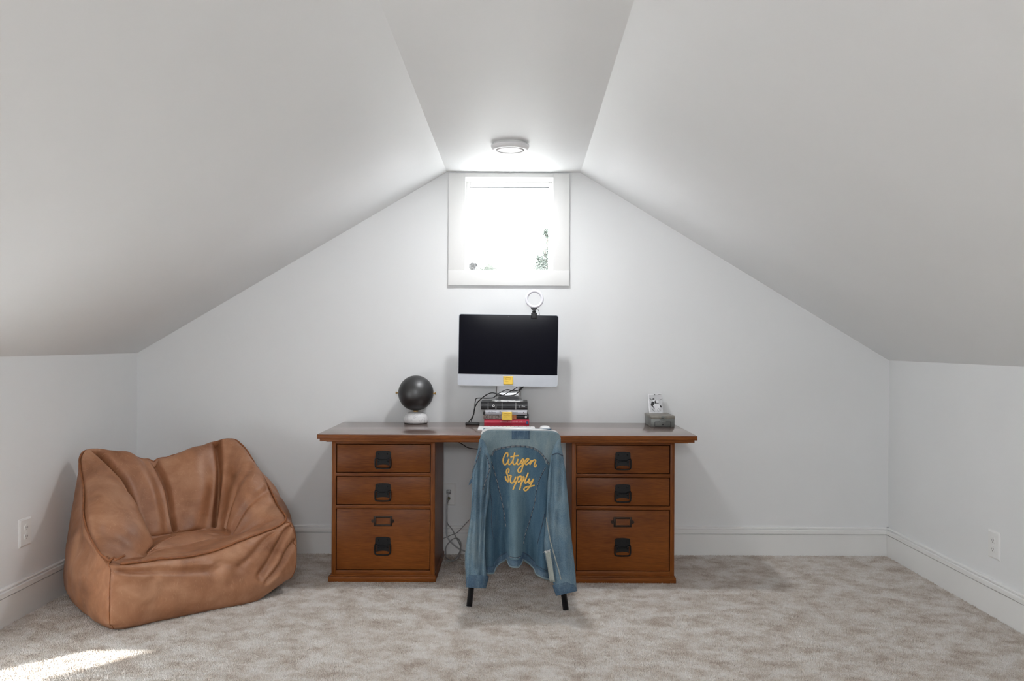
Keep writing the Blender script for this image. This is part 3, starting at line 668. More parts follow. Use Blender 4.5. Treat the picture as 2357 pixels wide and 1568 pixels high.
# keyboard and mouse
k0, k1 = W(1099.5, 990, 4.665).x, W(1232, 990, 4.665).x; ky0, ky1 = 4.662, 4.777
kb = tag(empty('keyboard', ((k0+k1)/2, 4.72, ZT)), 'slim white keyboard on the desk behind the denim jacket', 'keyboard')
MB().faces([(k0, ky0, ZT + .001), (k1, ky0, ZT + .001), (k1, ky1, ZT + .001), (k0, ky1, ZT + .001), (k0, ky0, ZT + .005), (k1, ky0, ZT + .005), (k1, ky1, ZT + .0105), (k0, ky1, ZT + .0105)],
           [(0, 1, 2, 3), (4, 5, 6, 7), (0, 1, 5, 4), (1, 2, 6, 5), (2, 3, 7, 6), (3, 0, 4, 7)]).build('base', WHITEP, kb)
m = MB(); ncol = 14; cw = (k1 - k0 - .008) / ncol
for rr in range(6):
    yA = ky0 + .004 + rr*.0183; yB = yA + .0160; zA = ZT + .005 + .0055*(yA - ky0)/(ky1-ky0); zB = ZT + .005 + .0055*(yB - ky0)/(ky1-ky0)
    cols = [(i, i+1) for i in range(ncol)] if rr else [(0, 1), (1, 2), (2, 3), (3, 4.3), (4.3, 9.2), (9.2, 10.4), (10.4, 11.2), (11.2, 12), (12, 13), (13, 14)]
    for a, b in cols:
        xa, xb = k0 + .004 + a*cw + .0012, k0 + .004 + b*cw - .0012
        m.faces([(xa, yA, zA), (xb, yA, zA), (xb, yB, zB), (xa, yB, zB), (xa+.0006, yA+.0006, zA+.0022), (xb-.0006, yA+.0006, zA+.0022), (xb-.0006, yB-.0006, zB+.0022), (xa+.0006, yB-.0006, zB+.0022)],
                [(4, 5, 6, 7), (0, 1, 5, 4), (1, 2, 6, 5), (2, 3, 7, 6), (3, 0, 4, 7)])
ks = m.build('keys', WHITEP, kb); ks['kind'] = 'stuff'
mc = W(1254.5, 986, 4.70)
ms = tag(empty('mouse', (mc.x, 4.70, ZT)), 'white low-profile computer mouse beside the keyboard', 'mouse')
rings = []
for j in range(9):
    t = j / 8; zz = ZT + .004 + .018*math.sin(t*math.pi/2); k = math.cos(t*math.pi/2) ** .55
    rings.append([Vector((mc.x + .0295*max(k, .02)*math.copysign(abs(math.cos(a))**.8, math.cos(a)), 4.715 + .056*max(k, .02)*math.copysign(abs(math.sin(a))**.8, math.sin(a)), zz - .0*a)) for a in [2*math.pi*i/32 for i in range(32)]])
m = MB(); m.grid(rings, closed_u=True); m.faces(rings[-1], [tuple(range(32))]); m.faces(rings[0], [tuple(range(32))]); m.build('shell', WHITEP, ms, smooth=True)
rb = [[Vector((mc.x + (p.x - mc.x)*.9, 4.715 + (p.y - 4.715)*.9, z_)) for p in rings[0]] for z_ in (ZT, ZT + .004)]
m = MB(); m.grid(rb, closed_u=True); m.faces(rb[0], [tuple(range(32))]); m.build('base', WHITEP, ms)

# ------------------------------------------------------------------ grey metal box with a photo leaning on the wall
gx0, gx1, gy0, gy1 = 0.7755, 0.9105, 4.91, 5.14; gz0, gz1, gzt = ZT, ZT + .0465, ZT + .0625
gb = tag(empty('metal_box', ((gx0+gx1)/2, 5.02, ZT)), 'small grey metal card box with a latch on the desk', 'box')
MB().box(gx0, gx1, gy0, gy1, gz0, gz1, .0015).build('body', STEEL, gb, angle=40)
MB().box(gx0 - .0012, gx1 + .0012, gy0 - .0015, gy1 + .001, gz1 - .001, gzt, .002).build('lid', STEELT, gb, angle=40)
cxb = (gx0 + gx1) / 2
m = MB(); m.box(cxb - .0085, cxb + .0085, gy0 - .004, gy0, gz1 + .002, gzt - .001, .001); m.tube(catmull([(cxb - .007, gy0 - .004, gz1 + .008), (cxb - .010, gy0 - .005, gz1 - .012), (cxb, gy0 - .006, gz1 - .018), (cxb + .010, gy0 - .005, gz1 - .012), (cxb + .007, gy0 - .004, gz1 + .008)], 4), .0018, 6); m.box(cxb - .006, cxb + .006, gy0 - .0035, gy0, gz0 + .010, gz0 + .034, .001)
m.build('latch', STEEL, gb, angle=40)
MB().box(cxb - .004, cxb + .004, gy0 - .0042, gy0 - .003, gz0 + .010, gz0 + .017).build('keyhole', STEELD, gb)
for s_ in (-1, 1):
    m = MB(); a = cxb + s_*.045; b_ = cxb + s_*.018
    m.tube([(a, gy0 - .0015, gz0 + .004), (a, gy0 - .0018, gz0 + .029), (b_, gy0 - .0018, gz0 + .029)], .0016, 6); m.build('label_rail', STEELD, gb)
MB().box(cxb - .045, cxb + .045, gy0 - .0015, gy0, gz0, gz0 + .003).build('base_lip', STEELD, gb)
# the photo
A = W(1494.2, 951.3, 5.085); B = W(1526.8, 950.6, 5.085); Cc = W(1523.2, 906.0, 5.150); D = W(1491.3, 907.2, 5.150)
A.z = B.z = gzt + .0006
ph = tag(empty('photograph', (A + B) / 2), 'black and white snapshot with white border leaning on the wall', 'photograph')
def pp(u, v, lift=0.0):
    p = A.lerp(B, u).lerp(D.lerp(Cc, u), v); p.y += .006*math.sin(v*math.pi) * 1.0 - lift; return p
m = MB(); m.grid([[pp(i/6, j/8) for i in range(7)] for j in range(9)]); m.build('print_paper', PHOTOP, ph, smooth=True, solid=.0006)
G_ = lambda v, n_: m_simple(n_, (v, v, v*1.03), .35)
PG = {k: G_(v, 'photo_tone_' + k) for k, v in dict(light=.55, grey=.22, dark=.02, mid=.10, pale=.68).items()}
def blob(cu, cv, ru, rv, tone, lift, rot=0.0, n=14, name='print_shape'):
    pts = []
    for k in range(n):
        a = 2*math.pi*k/n; x, y = ru*math.cos(a)*(1 + .12*math.sin(3*a + cu*9)), rv*math.sin(a)*(1 + .12*math.cos(2*a + cv*7))
        pts.append(pp(cu + x*math.cos(rot) - y*math.sin(rot), cv + x*math.sin(rot) + y*math.cos(rot), lift))
    MB().faces(pts, [tuple(range(n))]).build(name, PG[tone], ph)
m = MB(); m.grid([[pp(.07 + .86*i/6, .05 + .90*j/8, .0008) for i in range(7)] for j in range(9)]); m.build('print_image', PG['light'], ph, smooth=True)
for i_, a_ in enumerate([(.32, .46, .15, .13, 'dark'), (.40, .66, .085, .075, 'pale'), (.38, .73, .08, .045, 'mid'), (.50, .57, .05, .075, 'dark'), (.64, .58, .11, .09, 'pale'), (.62, .50, .12, .035, 'mid'), (.58, .32, .26, .17, 'pale'), (.86, .34, .08, .05, 'dark', -.5), (.36, .29, .03, .09, 'dark', .5), (.48, .95, .05, .018, 'dark'), (.82, .96, .10, .012, 'mid'), (.20, .72, .12, .03, 'grey', -.6), (.75, .20, .10, .012, 'mid', -.7), (.62, .14, .09, .012, 'grey', -.9), (.90, .70, .12, .012, 'grey', .2), (.30, .16, .14, .02, 'grey', -.7)]):
    cu, cv, ru, rv, tone = a_[:5]; blob(cu, cv, ru, rv, tone, .0012 + i_*.00008, a_[5] if len(a_) > 5 else 0)

# ------------------------------------------------------------------ ornament on the window sill
oc = W(1088.3, 611, YB + .05); so = tag(empty('sill_ornament', (oc.x, YB + .05, wb)), 'small round grey ornament on the window sill', 'ornament')
bm_ = MB(); bmesh.ops.create_icosphere(bm_.bm, subdivisions=4, radius=.0225, matrix=Matrix.Identity(4))
from mathutils import noise as mnoise
for v in bm_.bm.verts:
    d = v.co.normalized(); v.co = v.co * (1 + .10*mnoise.noise(d*6) + .05*mnoise.noise(d*14)); v.co.x *= 1.02
bmesh.ops.translate(bm_.bm, vec=Vector((oc.x - .001, YB + .05, wb + .0285)), verts=bm_.bm.verts[:]); bm_.build('ball', STONE, so, smooth=True)
MB().lathe([(.0165, 0), (.0175, .004), (.0165, .010), (.012, .014)], (oc.x + .001, YB + .05, wb), n=20).build('foot', STONE, so, smooth=True)
MB().tube(catmull([(oc.x + .012, YB + .05, wb + .043), (oc.x + .021, YB + .048, wb + .038), (oc.x + .0255, YB + .048, wb + .028), (oc.x + .0245, YB + .05, wb + .018)], 5), [.007]*4 + [.0065]*4 + [.005]*3 + [.003]*5, 8).build('handle', STONE, so, smooth=True)

# ------------------------------------------------------------------ chair with the denim jacket on its back
YJ = 4.085
JW = lambda px, py, dy=0.0: W(px, py, YJ + dy)
cxm = 0.015
ch = tag(empty('desk_chair', (cxm, 4.35, 0)), 'white shell chair with black metal legs pushed up to the desk', 'chair')
# white shell: back rest curving into the seat
rows = []
topz = W(1200, 987.8, YJ).z
prof = [(4.100, topz, .163), (4.101, topz - .003, .171), (4.102, topz - .008, .1785), (4.104, topz - .016, .1825), (4.108, topz - .03, .1845), (4.115, topz - .06, .185), (4.135, .66, .19), (4.150, .56, .20), (4.175, .49, .215), (4.22, .455, .215), (4.30, .445, .22), (4.42, .45, .22), (4.52, .455, .215), (4.56, .445, .20)]
for (y, z, hw) in prof:
    row = []
    for k in range(17):
        t = -1 + k/8; e = abs(t)
        yy = y - (0.035*e*e if z > .5 else 0) * (1 if z < topz - .03 else .45) * 0.0 + (.018*e*e if z > .5 else 0); zz = z + (.03*e**3 if z < .5 else 0) - (.006*max(0, e - .7)/.3 if z > topz - .02 else 0) - .0035*t*(z > topz - .05)
        row.append(Vector((cxm + (.016 if z > .5 else 0) + hw*t, yy, zz)))
    rows.append(row)
m = MB(); m.grid(rows); m.build('shell', CHAIRW, ch, smooth=True, solid=.008)
Ll, Lr = W(1080, 1397, 4.135), W(1302.5, 1404.5, 4.085)
for top, bot in (((-.165, 4.24, .43), (Ll.x, 4.135, .002)), ((.195, 4.24, .43), (Lr.x, 4.085, .002)), ((-.16, 4.48, .43), (-.20, 4.60, .002)), ((.19, 4.48, .43), (.235, 4.60, .002))):
    MB().tube([top, Vector(top).lerp(Vector(bot), .5), bot], .0142, 14).build('leg', BLACKTUBE, ch, smooth=True)
MB().tube([(-.165, 4.24, .432), (.195, 4.24, .432)], .010, 10).build('seat_frame', BLACKTUBE, ch, smooth=True)
MB().tube([(-.16, 4.48, .432), (.19, 4.48, .432)], .010, 10).build('seat_frame', BLACKTUBE, ch, smooth=True)

jk = tag(empty('denim_jacket', JW(1197, 1000)), 'faded blue denim jacket with yellow script hung over the chair back', 'jacket')
def lerp_rows(tab, y):
    for (a, b) in zip(tab[:-1], tab[1:]):
        if y <= b[0]:
            t = (y - a[0]) / (b[0] - a[0]); t = max(0, t)
            return tuple(a[i] + (b[i]-a[i])*t for i in range(1, len(a)))
    return tab[-1][1:]
def sm(a, b, x):
    t = max(0, min(1, (x-a)/(b-a))); return t*t*(3-2*t)
gs = lambda x, c_, w: math.exp(-((x-c_)/w)**2)
# back panel: x limits by height, fold depth field, hem line
BT = [(990.5, 1111.5, 1284), (997, 1108.5, 1288), (1010, 1105, 1291), (1024, 1102, 1291), (1045, 1107, 1287), (1080, 1110, 1276), (1140, 1114, 1268), (1220, 1115, 1262), (1290, 1115, 1262), (1340, 1115, 1264)]
def hem(px):
    tab = [(1110, 1321), (1136, 1320), (1141, 1306), (1152, 1296), (1168, 1287), (1173, 1302), (1180, 1306), (1194, 1306), (1200, 1299), (1204, 1288), (1218, 1297), (1231, 1309), (1235, 1322), (1250, 1331), (1270, 1336)]
    return lerp_rows(tab, px)[0]
def jdepth(px, py):
    """fold depth of the back panel (negative = towards the room)"""
    v = sm(1050, 1300, py); top = sm(1030, 990, py)
    d = -.004
    d += .012 * top * top                                         # rolls over the chair top
    d += -.034*v*gs(px, 1186, 14) + .044*v*gs(px, 1153, 16) + .044*v*gs(px, 1217, 16) - .014*v*gs(px, 1128, 12) - .020*v*gs(px, 1250, 13)
    d += .010*gs(px, 1116, 8)*sm(1040, 1090, py) + .012*gs(px, 1268, 7)*sm(1040, 1100, py)
    d += .0035*math.sin(px*.16 + py*.02)*v + .002*math.sin(px*.11 - py*.06 + 1.0)*sm(1000, 1060, py)
    d += -.006*gs(px - (py-1030)*.12, 1145, 8)*sm(1040, 1000, py) - .004*gs(px, 1260, 10)*sm(1060, 1010, py)
    return d
def jpt(px, py, lift=0.0): return JW(px, py, jdepth(px, py) - lift)
NU = 72
YOKEP = [(1105, 1052), (1128, 1050), (1133.3, 1047), (1138.5, 1036.9), (1159, 1030.7), (1188.4, 1027.5), (1217.7, 1029.2), (1236.8, 1036.9), (1251.5, 1051), (1263, 1069), (1292, 1072)]
def ytop(s_):
    e = max(0, abs(s_ - .5)*2 - .80) / .20; return 991.0 + 2.5*(s_ - .4) + 12*(1 - math.sqrt(max(0, 1 - e*e)))
def panel(f0, f1, nv, lift=0.0):
    """grid between two edge functions of (s, hem) in pixel heights"""
    P = []
    for j in range(nv+1):
        row = []
        for i in range(NU+1):
            s_ = i / NU; xa, xb = lerp_rows(BT, 1340); h_ = hem(xa + (xb-xa)*s_)
            xs_ = lerp_rows(BT, 1045); yk_ = lerp_rows(YOKEP, xs_[0] + (xs_[1]-xs_[0])*s_)[0]
            ya, yb_ = f0(s_, yk_, h_), f1(s_, yk_, h_); py = ya + (yb_-ya)*j/nv; a, b = lerp_rows(BT, py); px = a + (b-a)*s_
            row.append(jpt(px, py, lift))
        P.append(row)
    return P
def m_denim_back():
    """indigo sides and worn, faded centre ridge; fold shading is painted in too"""
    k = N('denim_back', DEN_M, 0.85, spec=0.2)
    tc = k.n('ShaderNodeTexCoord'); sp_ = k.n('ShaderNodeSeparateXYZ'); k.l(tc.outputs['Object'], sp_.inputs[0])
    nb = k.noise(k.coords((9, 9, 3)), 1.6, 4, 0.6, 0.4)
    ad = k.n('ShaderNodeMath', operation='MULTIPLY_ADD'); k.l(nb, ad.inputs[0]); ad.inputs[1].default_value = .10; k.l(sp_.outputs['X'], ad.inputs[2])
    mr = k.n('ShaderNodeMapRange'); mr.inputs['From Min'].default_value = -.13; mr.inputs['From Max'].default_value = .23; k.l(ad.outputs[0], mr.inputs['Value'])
    base = k.ramp(mr.outputs['Result'], [(0.0, (.10, .17, .21)), (.16, (.030, .075, .125)), (.33, (.050, .110, .165)), (.40, (.150, .225, .255)), (.50, (.125, .205, .245)), (.58, (.055, .115, .165)), (.80, (.040, .095, .150)), (1.0, (.13, .20, .24))])  # painted fold shade: dark bands in the side valleys, paler ridge
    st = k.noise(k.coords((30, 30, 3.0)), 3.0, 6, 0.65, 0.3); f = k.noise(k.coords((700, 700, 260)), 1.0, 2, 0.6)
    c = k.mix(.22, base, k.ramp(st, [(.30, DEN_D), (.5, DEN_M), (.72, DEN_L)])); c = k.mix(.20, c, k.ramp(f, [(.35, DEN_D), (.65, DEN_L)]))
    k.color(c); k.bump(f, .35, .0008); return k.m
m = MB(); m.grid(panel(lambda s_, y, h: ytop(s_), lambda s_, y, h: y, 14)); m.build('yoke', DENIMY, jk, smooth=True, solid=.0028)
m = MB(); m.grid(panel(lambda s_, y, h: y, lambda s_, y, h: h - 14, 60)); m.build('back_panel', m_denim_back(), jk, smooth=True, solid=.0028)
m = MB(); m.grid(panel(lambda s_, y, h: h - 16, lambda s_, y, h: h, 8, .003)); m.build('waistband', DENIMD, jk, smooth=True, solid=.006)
m = MB(); m.tube([p + Vector((0, -.0045, 0)) for p in panel(lambda s_, y, h: h - 15, lambda s_, y, h: h, 1)[0]], .0022, 6); m.build('seam', DENIMD, jk, smooth=True)
m = MB(); m.tube([p + Vector((0, -.005, .002)) for p in panel(lambda s_, y, h: y, lambda s_, y, h: h, 1)[1]], .0045, 8); m.build('hem_edge', DENIMY, jk, smooth=True)
# collar patch
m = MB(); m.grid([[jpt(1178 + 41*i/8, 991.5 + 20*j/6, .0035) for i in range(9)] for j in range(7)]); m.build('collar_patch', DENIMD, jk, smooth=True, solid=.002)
# front panels hanging inside, over the seat
for (a, b) in ((1112, 1188), (1208, 1270)):
    P = []
    for j in range(15):
        t = j/14; row = []
        for i in range(15):
            s_ = i/14; p = W(a + (b-a)*s_, 993, YJ); row.append(Vector((p.x*(1 + .05*t), 4.128 + .035*t + .006*math.sin(s_*9 + t*3)*t, topz - .006 - .30*t + .004*(1-t))))
        P.append(row)
    m = MB(); m.grid(P); m.build('front_panel', DENIM, jk, smooth=True, solid=.003)

def sleeve(tab, folds, name='sleeve', mat=DENIMS, d0=-.035, nz=60, nu=40):
    """closed flattened tube following tab rows (py, xl, xr, thickness)"""
    rings = []
    for j in range(nz+1):
        py = tab[0][0] + (tab[-1][0]-tab[0][0])*j/nz; xl, xr, th = lerp_rows(tab, py); cx_, hw = (xl+xr)/2, (xr-xl)/2; ring = []
        for i in range(nu):
            a = 2*math.pi*i/nu; ca, sa = math.cos(a), math.sin(a)
            px = cx_ + hw*math.copysign(abs(ca)**.85, ca)
            d = -th*sa*(1.0)
            f = 0.0
            if sa > 0:
                for (pa, ya, pb, yb2, w_, dep) in folds:
                    tt = max(0, min(1, (py-ya)/(yb2-ya))); pc_ = pa + (pb-pa)*tt
                    if ya - 25 < py < yb2 + 25: f += dep*gs(px, pc_, w_)*sm(ya-25, ya+10, py)*sm(yb2+25, yb2-10, py)
                f += .0022*math.sin(py*.14 + px*.12) + .0016*math.sin(py*.31 - px*.2)
            p = JW(px, py, d0 + d + f*sa); ring.append(p)
        rings.append(ring)
    m = MB(); m.grid(rings, closed_u=True); m.faces(rings[0], [tuple(range(nu))]); m.faces(rings[-1], [tuple(range(nu))])
    return m.build(name, mat, jk, smooth=True)
LT = [(1012, 1103, 1112, .010), (1030, 1101, 1121, .018), (1060, 1094, 1131, .026), (1086, 1087, 1131, .032), (1110, 1085.5, 1126, .034), (1142, 1086, 1127, .034), (1170, 1084.5, 1122, .034), (1195, 1082.5, 1118, .034), (1242, 1074.5, 1116.5, .034), (1277, 1070, 1117, .034), (1306, 1070.5, 1118.5, .033), (1330, 1072, 1121, .033)]
RT = [(1012, 1284, 1291, .010), (1024, 1277, 1291, .014), (1048, 1269, 1296, .026), (1086, 1263, 1302, .034), (1110, 1260, 1304, .036), (1165, 1258, 1309, .037), (1195, 1257, 1311.5, .037), (1242, 1252, 1316, .036), (1280, 1253, 1320.5, .034), (1321, 1264, 1324.5, .032), (1352, 1277, 1327, .032)]
LF = [(1104, 1050, 1098, 1300, 3.4, .034), (1118, 1060, 1106, 1335, 3.0, .030), (1091, 1150, 1083, 1320, 3, .014), (1124, 1095, 1112, 1160, 3, .020), (1097, 1070, 1090, 1160, 2.6, .012)]
RF = [(1273, 1055, 1268, 1190, 4, .026), (1263, 1150, 1277, 1335, 3.0, .018), (1300, 1080, 1306, 1310, 5, -.010), (1284, 1180, 1292, 1310, 5, .014), (1292, 1060, 1290, 1150, 4, .010)]
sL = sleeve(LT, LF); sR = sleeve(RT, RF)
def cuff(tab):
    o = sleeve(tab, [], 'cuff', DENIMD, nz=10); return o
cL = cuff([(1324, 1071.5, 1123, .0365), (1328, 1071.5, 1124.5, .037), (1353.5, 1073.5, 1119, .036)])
def tilt(o, px, py, ang):
    c_ = JW(px, py) - rootloc(jk); Mx = Matrix.Translation(c_) @ Matrix.Rotation(ang, 4, 'Y') @ Matrix.Translation(-c_); o.data.transform(Mx)
tilt(cL, 1097, 1340, math.radians(3))
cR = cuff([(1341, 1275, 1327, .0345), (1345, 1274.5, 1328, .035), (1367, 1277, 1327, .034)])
tilt(cR, 1300, 1352, math.radians(-13))
# torn sleeve patch: pale threads and a lighter lower sleeve panel
def spt(px, py, tab, lift=.001):
    xl, xr, th = lerp_rows(tab, py); cx_, hw = (xl+xr)/2, (xr-xl)/2
    c_ = max(-.999, min(.999, (px - cx_)/hw)); c_ = math.copysign(abs(c_)**(1/.85), c_); return JW(px, py, -.035 - th*math.sqrt(max(0, 1 - c_*c_)) - lift)
PALE = m_denim('denim_worn_pale', (0.22, 0.25, 0.23), (0.33, 0.355, 0.325), (0.46, 0.47, 0.44))
m = MB(); m.grid([[spt(1254.5 + (12 - 2*j/10*0)*i/8 + (1262-1254)*(j/10)*1.35 + 0*j, 1268 + 72*j/10, RT, .0035) for i in range(9)] for j in range(11)]); m.build('worn_panel', PALE, jk, smooth=True, solid=.001)
m = MB()
for k in range(16):
    a = spt(1252.5 + k*.95, 1270 - k*.35 + random.uniform(-1, 1), RT, .004); m.tube([a, a + Vector((random.uniform(-.006, .002), -.003, -random.uniform(.004, .010)))], .0006, 4)
m.build('frayed_thread', INKWHITE, jk)
m = MB()
for k in range(22):
    y_ = 1255 + k*3.0; a = spt(lerp_rows(LT, y_)[0] + 1.2, y_, LT, .0); m.tube([a, a + Vector((-random.uniform(.003, .007), -.002, -random.uniform(.0, .006)))], .0006, 4)
m.build('frayed_thread', PALE, jk)
# loose tab at the left edge
m = MB(); m.prism([JW(1088, 1098, -.05), JW(1090, 1108, -.05), JW(1078, 1118, -.05), JW(1081, 1108, -.05)], (0, 1, 0), .004); m.build('side_tab', DENIMD, jk)

# seams: raised double rows of stitching
Z2 = lambda P: [(1030 + a/3.409, 960 + b/3.409) for a, b in P]
def densify(P, n=6): return [(p.x, p.y) for p in catmull([Vector((a, b, 0)) for a, b in P], n)]
SEAMD = m_denim('denim_seam', (0.008, 0.018, 0.040), (0.028, 0.055, 0.095), (0.16, 0.19, 0.22))
def seam(P, fn, r=.0022, mat=None):
    m = MB(); m.tube([fn(a, b, .0018) for a, b in densify(Z2(P))], r, 6, flat=.55, nrm=Vector((0, -1, 0))); m.build('seam', mat or SEAMD, jk, smooth=True)
def stitch(P, fn, off=0.0, step=2):
    m = MB(); D_ = densify(Z2(P), 8)
    for i in range(0, len(D_) - step, step + 1):
        a, b = D_[i], D_[i+step]; m.tube([fn(a[0], a[1] + off, .0042), fn(b[0], b[1] + off, .0042)], .0009, 4)
    m.build('stitching', THREADL, jk)
THREADL = m_simple('thread_pale', (0.34, 0.33, 0.325), 0.8, var=.3, scale=200)
bp = lambda a, b, l: jpt(a, b, l)
lp = lambda a, b, l: spt(a, b, LT, l); rp = lambda a, b, l: spt(a, b, RT, l)
YOKE = [(352, 300), (370, 262), (440, 241), (540, 230), (640, 236), (705, 262), (755, 310), (795, 372)]
seam(YOKE, bp, .0040); stitch(YOKE, bp, -.7); stitch(YOKE, bp, 1.5)
for P in ([(345, 350), (380, 470), (410, 590), (440, 730), (458, 860)], [(770, 395), (730, 470), (700, 560), (682, 680), (640, 830), (610, 920), (595, 1000)]):
    seam(P, bp, .0030); stitch(P, bp, 0)
for P in ([(335, 600), (350, 700), (345, 820), (360, 960)], [(762, 760), (730, 900), (705, 1000)]): seam(P, bp, .0026)
for P in ([(305, 300), (330, 400), (300, 500), (275, 575)], [(262, 236), (245, 300), (205, 400), (196, 440)]): seam(P, lp, .0028); stitch(P, lp)
seam([(822, 298), (860, 286), (905, 303)], rp, .0030)
P = [(775, 790), (805, 960), (840, 1090), (872, 1200), (890, 1275)]; seam(P, rp, .0030, PALE); stitch(P, rp)
for side, fn in (((375, 1130, 470, 1062), bp), ((590, 1062, 690, 1140), bp)):
    a, b, c_, d_ = side; P = [(a, b), ((a+c_)/2, (b+d_)/2 - 12), (c_, d_)]; seam(P, fn, .0024)
P = [(487, 1095), (530, 1105), (578, 1095)]; seam(P, bp, .0020); stitch(P, bp, 1)
seam([(700, 1165), (750, 1195), (800, 1215)], bp, .0024)
# yellow script
LET = [
 [(455, 390), (472, 335), (452, 268), (400, 300), (347, 420), (340, 520), (368, 592), (418, 590), (468, 525), (500, 440)],
 [(500, 440), (474, 540), (508, 600), (570, 560), (622, 455)],
 [(662, 268), (640, 380), (610, 500), (630, 592), (690, 582), (738, 505), (757, 440)],
 [(538, 390), (640, 366), (775, 350)],
 [(757, 440), (725, 535), (752, 602), (812, 560), (850, 490), (882, 445), (912, 462), (893, 530), (850, 572), (902, 575), (882, 660), (842, 780), (792, 822), (752, 782), (772, 712), (852, 632), (932, 572), (1008, 502), (1050, 452), (1012, 432), (955, 490), (942, 552), (980, 600), (1050, 560), (1128, 482)],
 [(1132, 480), (1105, 555), (1082, 602), (1140, 520), (1200, 472), (1242, 492), (1212, 580), (1203, 642), (1238, 660), (1266, 600)],
 [(482, 830), (502, 762), (482, 716), (442, 750), (432, 830), (470, 900), (487, 970), (480, 1070), (432, 1032), (407, 980), (402, 920)],
 [(500, 902), (562, 912), (540, 1000), (552, 1090), (602, 1102), (660, 1022), (692, 930)],
 [(692, 930), (660, 1040), (672, 1092), (720, 1062), (748, 990)],
 [(762, 920), (722, 1050), (662, 1180), (612, 1300)],
 [(748, 970), (820, 918), (852, 962), (820, 1042), (752, 1092)],
 [(872, 930), (852, 1080), (822, 1200), (797, 1300)], [(862, 970), (908, 935), (915, 1010), (862, 1082)],
 [(1042, 822), (982, 960), (942, 1060), (962, 1110), (1012, 1082), (1062, 1010), (1078, 985)],
 [(1078, 985), (1052, 1080), (1082, 1112), (1142, 1050), (1182, 1000), (1122, 1130), (1042, 1260), (972, 1322), (922, 1302), (932, 1252), (1012, 1212), (1112, 1202), (1215, 1176)]]
lt = MB()
for S_ in LET:
    pts = [(1130 + a/12.06, 1020 + b/12.06) for a, b in S_]; pts = densify(pts, 6)
    lt.tube([jpt(a, b, .0022) for a, b in pts], .0038, 8, flat=.4, nrm=Vector((0, -1, 0)))
lo = lt.build('lettering', YELLOW, jk, smooth=True); lo['label'] = 'yellow cursive lettering in two lines'

# ------------------------------------------------------------------ leather beanbag chair
BO = Vector((-1.726, 3.75, 0)); BU = Vector((.747, .665, 0)).normalized(); BV = Vector((-.665, .747, 0)).normalized()
bb = tag(empty('beanbag_chair', BO + BU*.43 + BV*.38), 'slouchy brown leather beanbag armchair in the left corner', 'beanbag chair')
RINGS = [
 [(0.02, .03, 0), (.22, .02, 0), (.44, .02, 0), (.66, .02, 0), (.81, .08, .05), (.87, .28, .03), (.85, .5, 0), (.8, .72, 0), (.6, .76, 0), (.42, .77, 0), (.22, .77, 0), (.05, .74, 0), (.0, .5, 0), (.0, .25, 0)],
 [(-.005, -.005, .03), (.22, -.005, .025), (.44, -.003, .025), (.67, .0, .035), (.845, .055, .065), (.915, .27, .05), (.9, .5, .04), (.84, .75, .04), (.6, .79, .04), (.42, .79, .04), (.22, .79, .04), (.03, .76, .04), (-.04, .5, .04), (-.045, .25, .03)],
 [(-.012, -.015, .10), (.22, -.022, .09), (.44, -.018, .09), (.67, -.012, .10), (.868, .042, .12), (.94, .26, .11), (.93, .5, .12), (.86, .76, .12), (.6, .81, .12), (.42, .81, .12), (.22, .81, .12), (.02, .77, .12), (-.065, .5, .11), (-.07, .25, .10)],
 [(-.012, -.012, .20), (.22, -.012, .19), (.45, .0, .19), (.67, .0, .20), (.876, .05, .22), (.985, .25, .22), (1.0, .5, .25), (.88, .77, .26), (.6, .82, .26), (.42, .82, .26), (.22, .82, .26), (.03, .78, .26), (-.055, .5, .26), (-.075, .25, .21)],
 [(-.004, .0, .27), (.22, .006, .245), (.45, .015, .237), (.67, .020, .275), (.865, .06, .31), (.965, .25, .36), (.99, .5, .46), (.89, .75, .54), (.62, .79, .54), (.43, .79, .52), (.24, .79, .54), (.05, .775, .52), (.0, .53, .42), (-.04, .27, .32)],
 [(.0, .028, .297), (.2, .030, .272), (.42, .040, .262), (.65, .050, .306), (.845, .08, .35), (.882, .25, .415), (.887, .48, .55), (.86, .71, .705), (.66, .735, .672), (.425, .75, .628), (.27, .755, .672), (.076, .75, .692), (.030, .53, .535), (-.022, .28, .392)],
 [(.05, .085, .292), (.2, .09, .276), (.42, .10, .268), (.62, .11, .312), (.775, .14, .352), (.83, .27, .43), (.84, .46, .562), (.81, .675, .70), (.65, .69, .668), (.425, .705, .625), (.28, .71, .668), (.125, .705, .692), (.095, .51, .548), (.045, .29, .405)],
 [(.12, .14, .272), (.22, .16, .272), (.42, .17, .268), (.6, .18, .30), (.745, .2, .33), (.755, .29, .395), (.76, .43, .495), (.745, .59, .555), (.635, .59, .52), (.45, .605, .50), (.34, .605, .52), (.235, .59, .55), (.22, .46, .485), (.165, .29, .365)],
 [(.2, .2, .255), (.26, .23, .268), (.42, .25, .270), (.56, .25, .282), (.68, .27, .275), (.69, .33, .29), (.685, .41, .31), (.655, .485, .325), (.575, .50, .315), (.45, .50, .312), (.36, .50, .315), (.29, .475, .325), (.275, .40, .30), (.245, .30, .275)],
]
ctr = (.43, .36)
def shr(R, k, dz): return [(ctr[0] + (u-ctr[0])*k, ctr[1] + (v-ctr[1])*k, z + dz) for u, v, z in R]
RINGS.append([(u, v, z*.35 + .285*.65 - .012*(k_ > 4)) for k_, (u, v, z) in enumerate(shr(RINGS[8], .88, 0))])
RINGS.append([(u, v, .300) for u, v, z in shr(RINGS[8], .55, 0)])
RINGS.append([(u, v, .305) for u, v, z in shr(RINGS[8], .12, 0)])
RINGS.append([(u, v, .305) for u, v, z in shr(RINGS[8], .002, 0)])
NA, NS = 14, 26; SUB = 8
dense = []
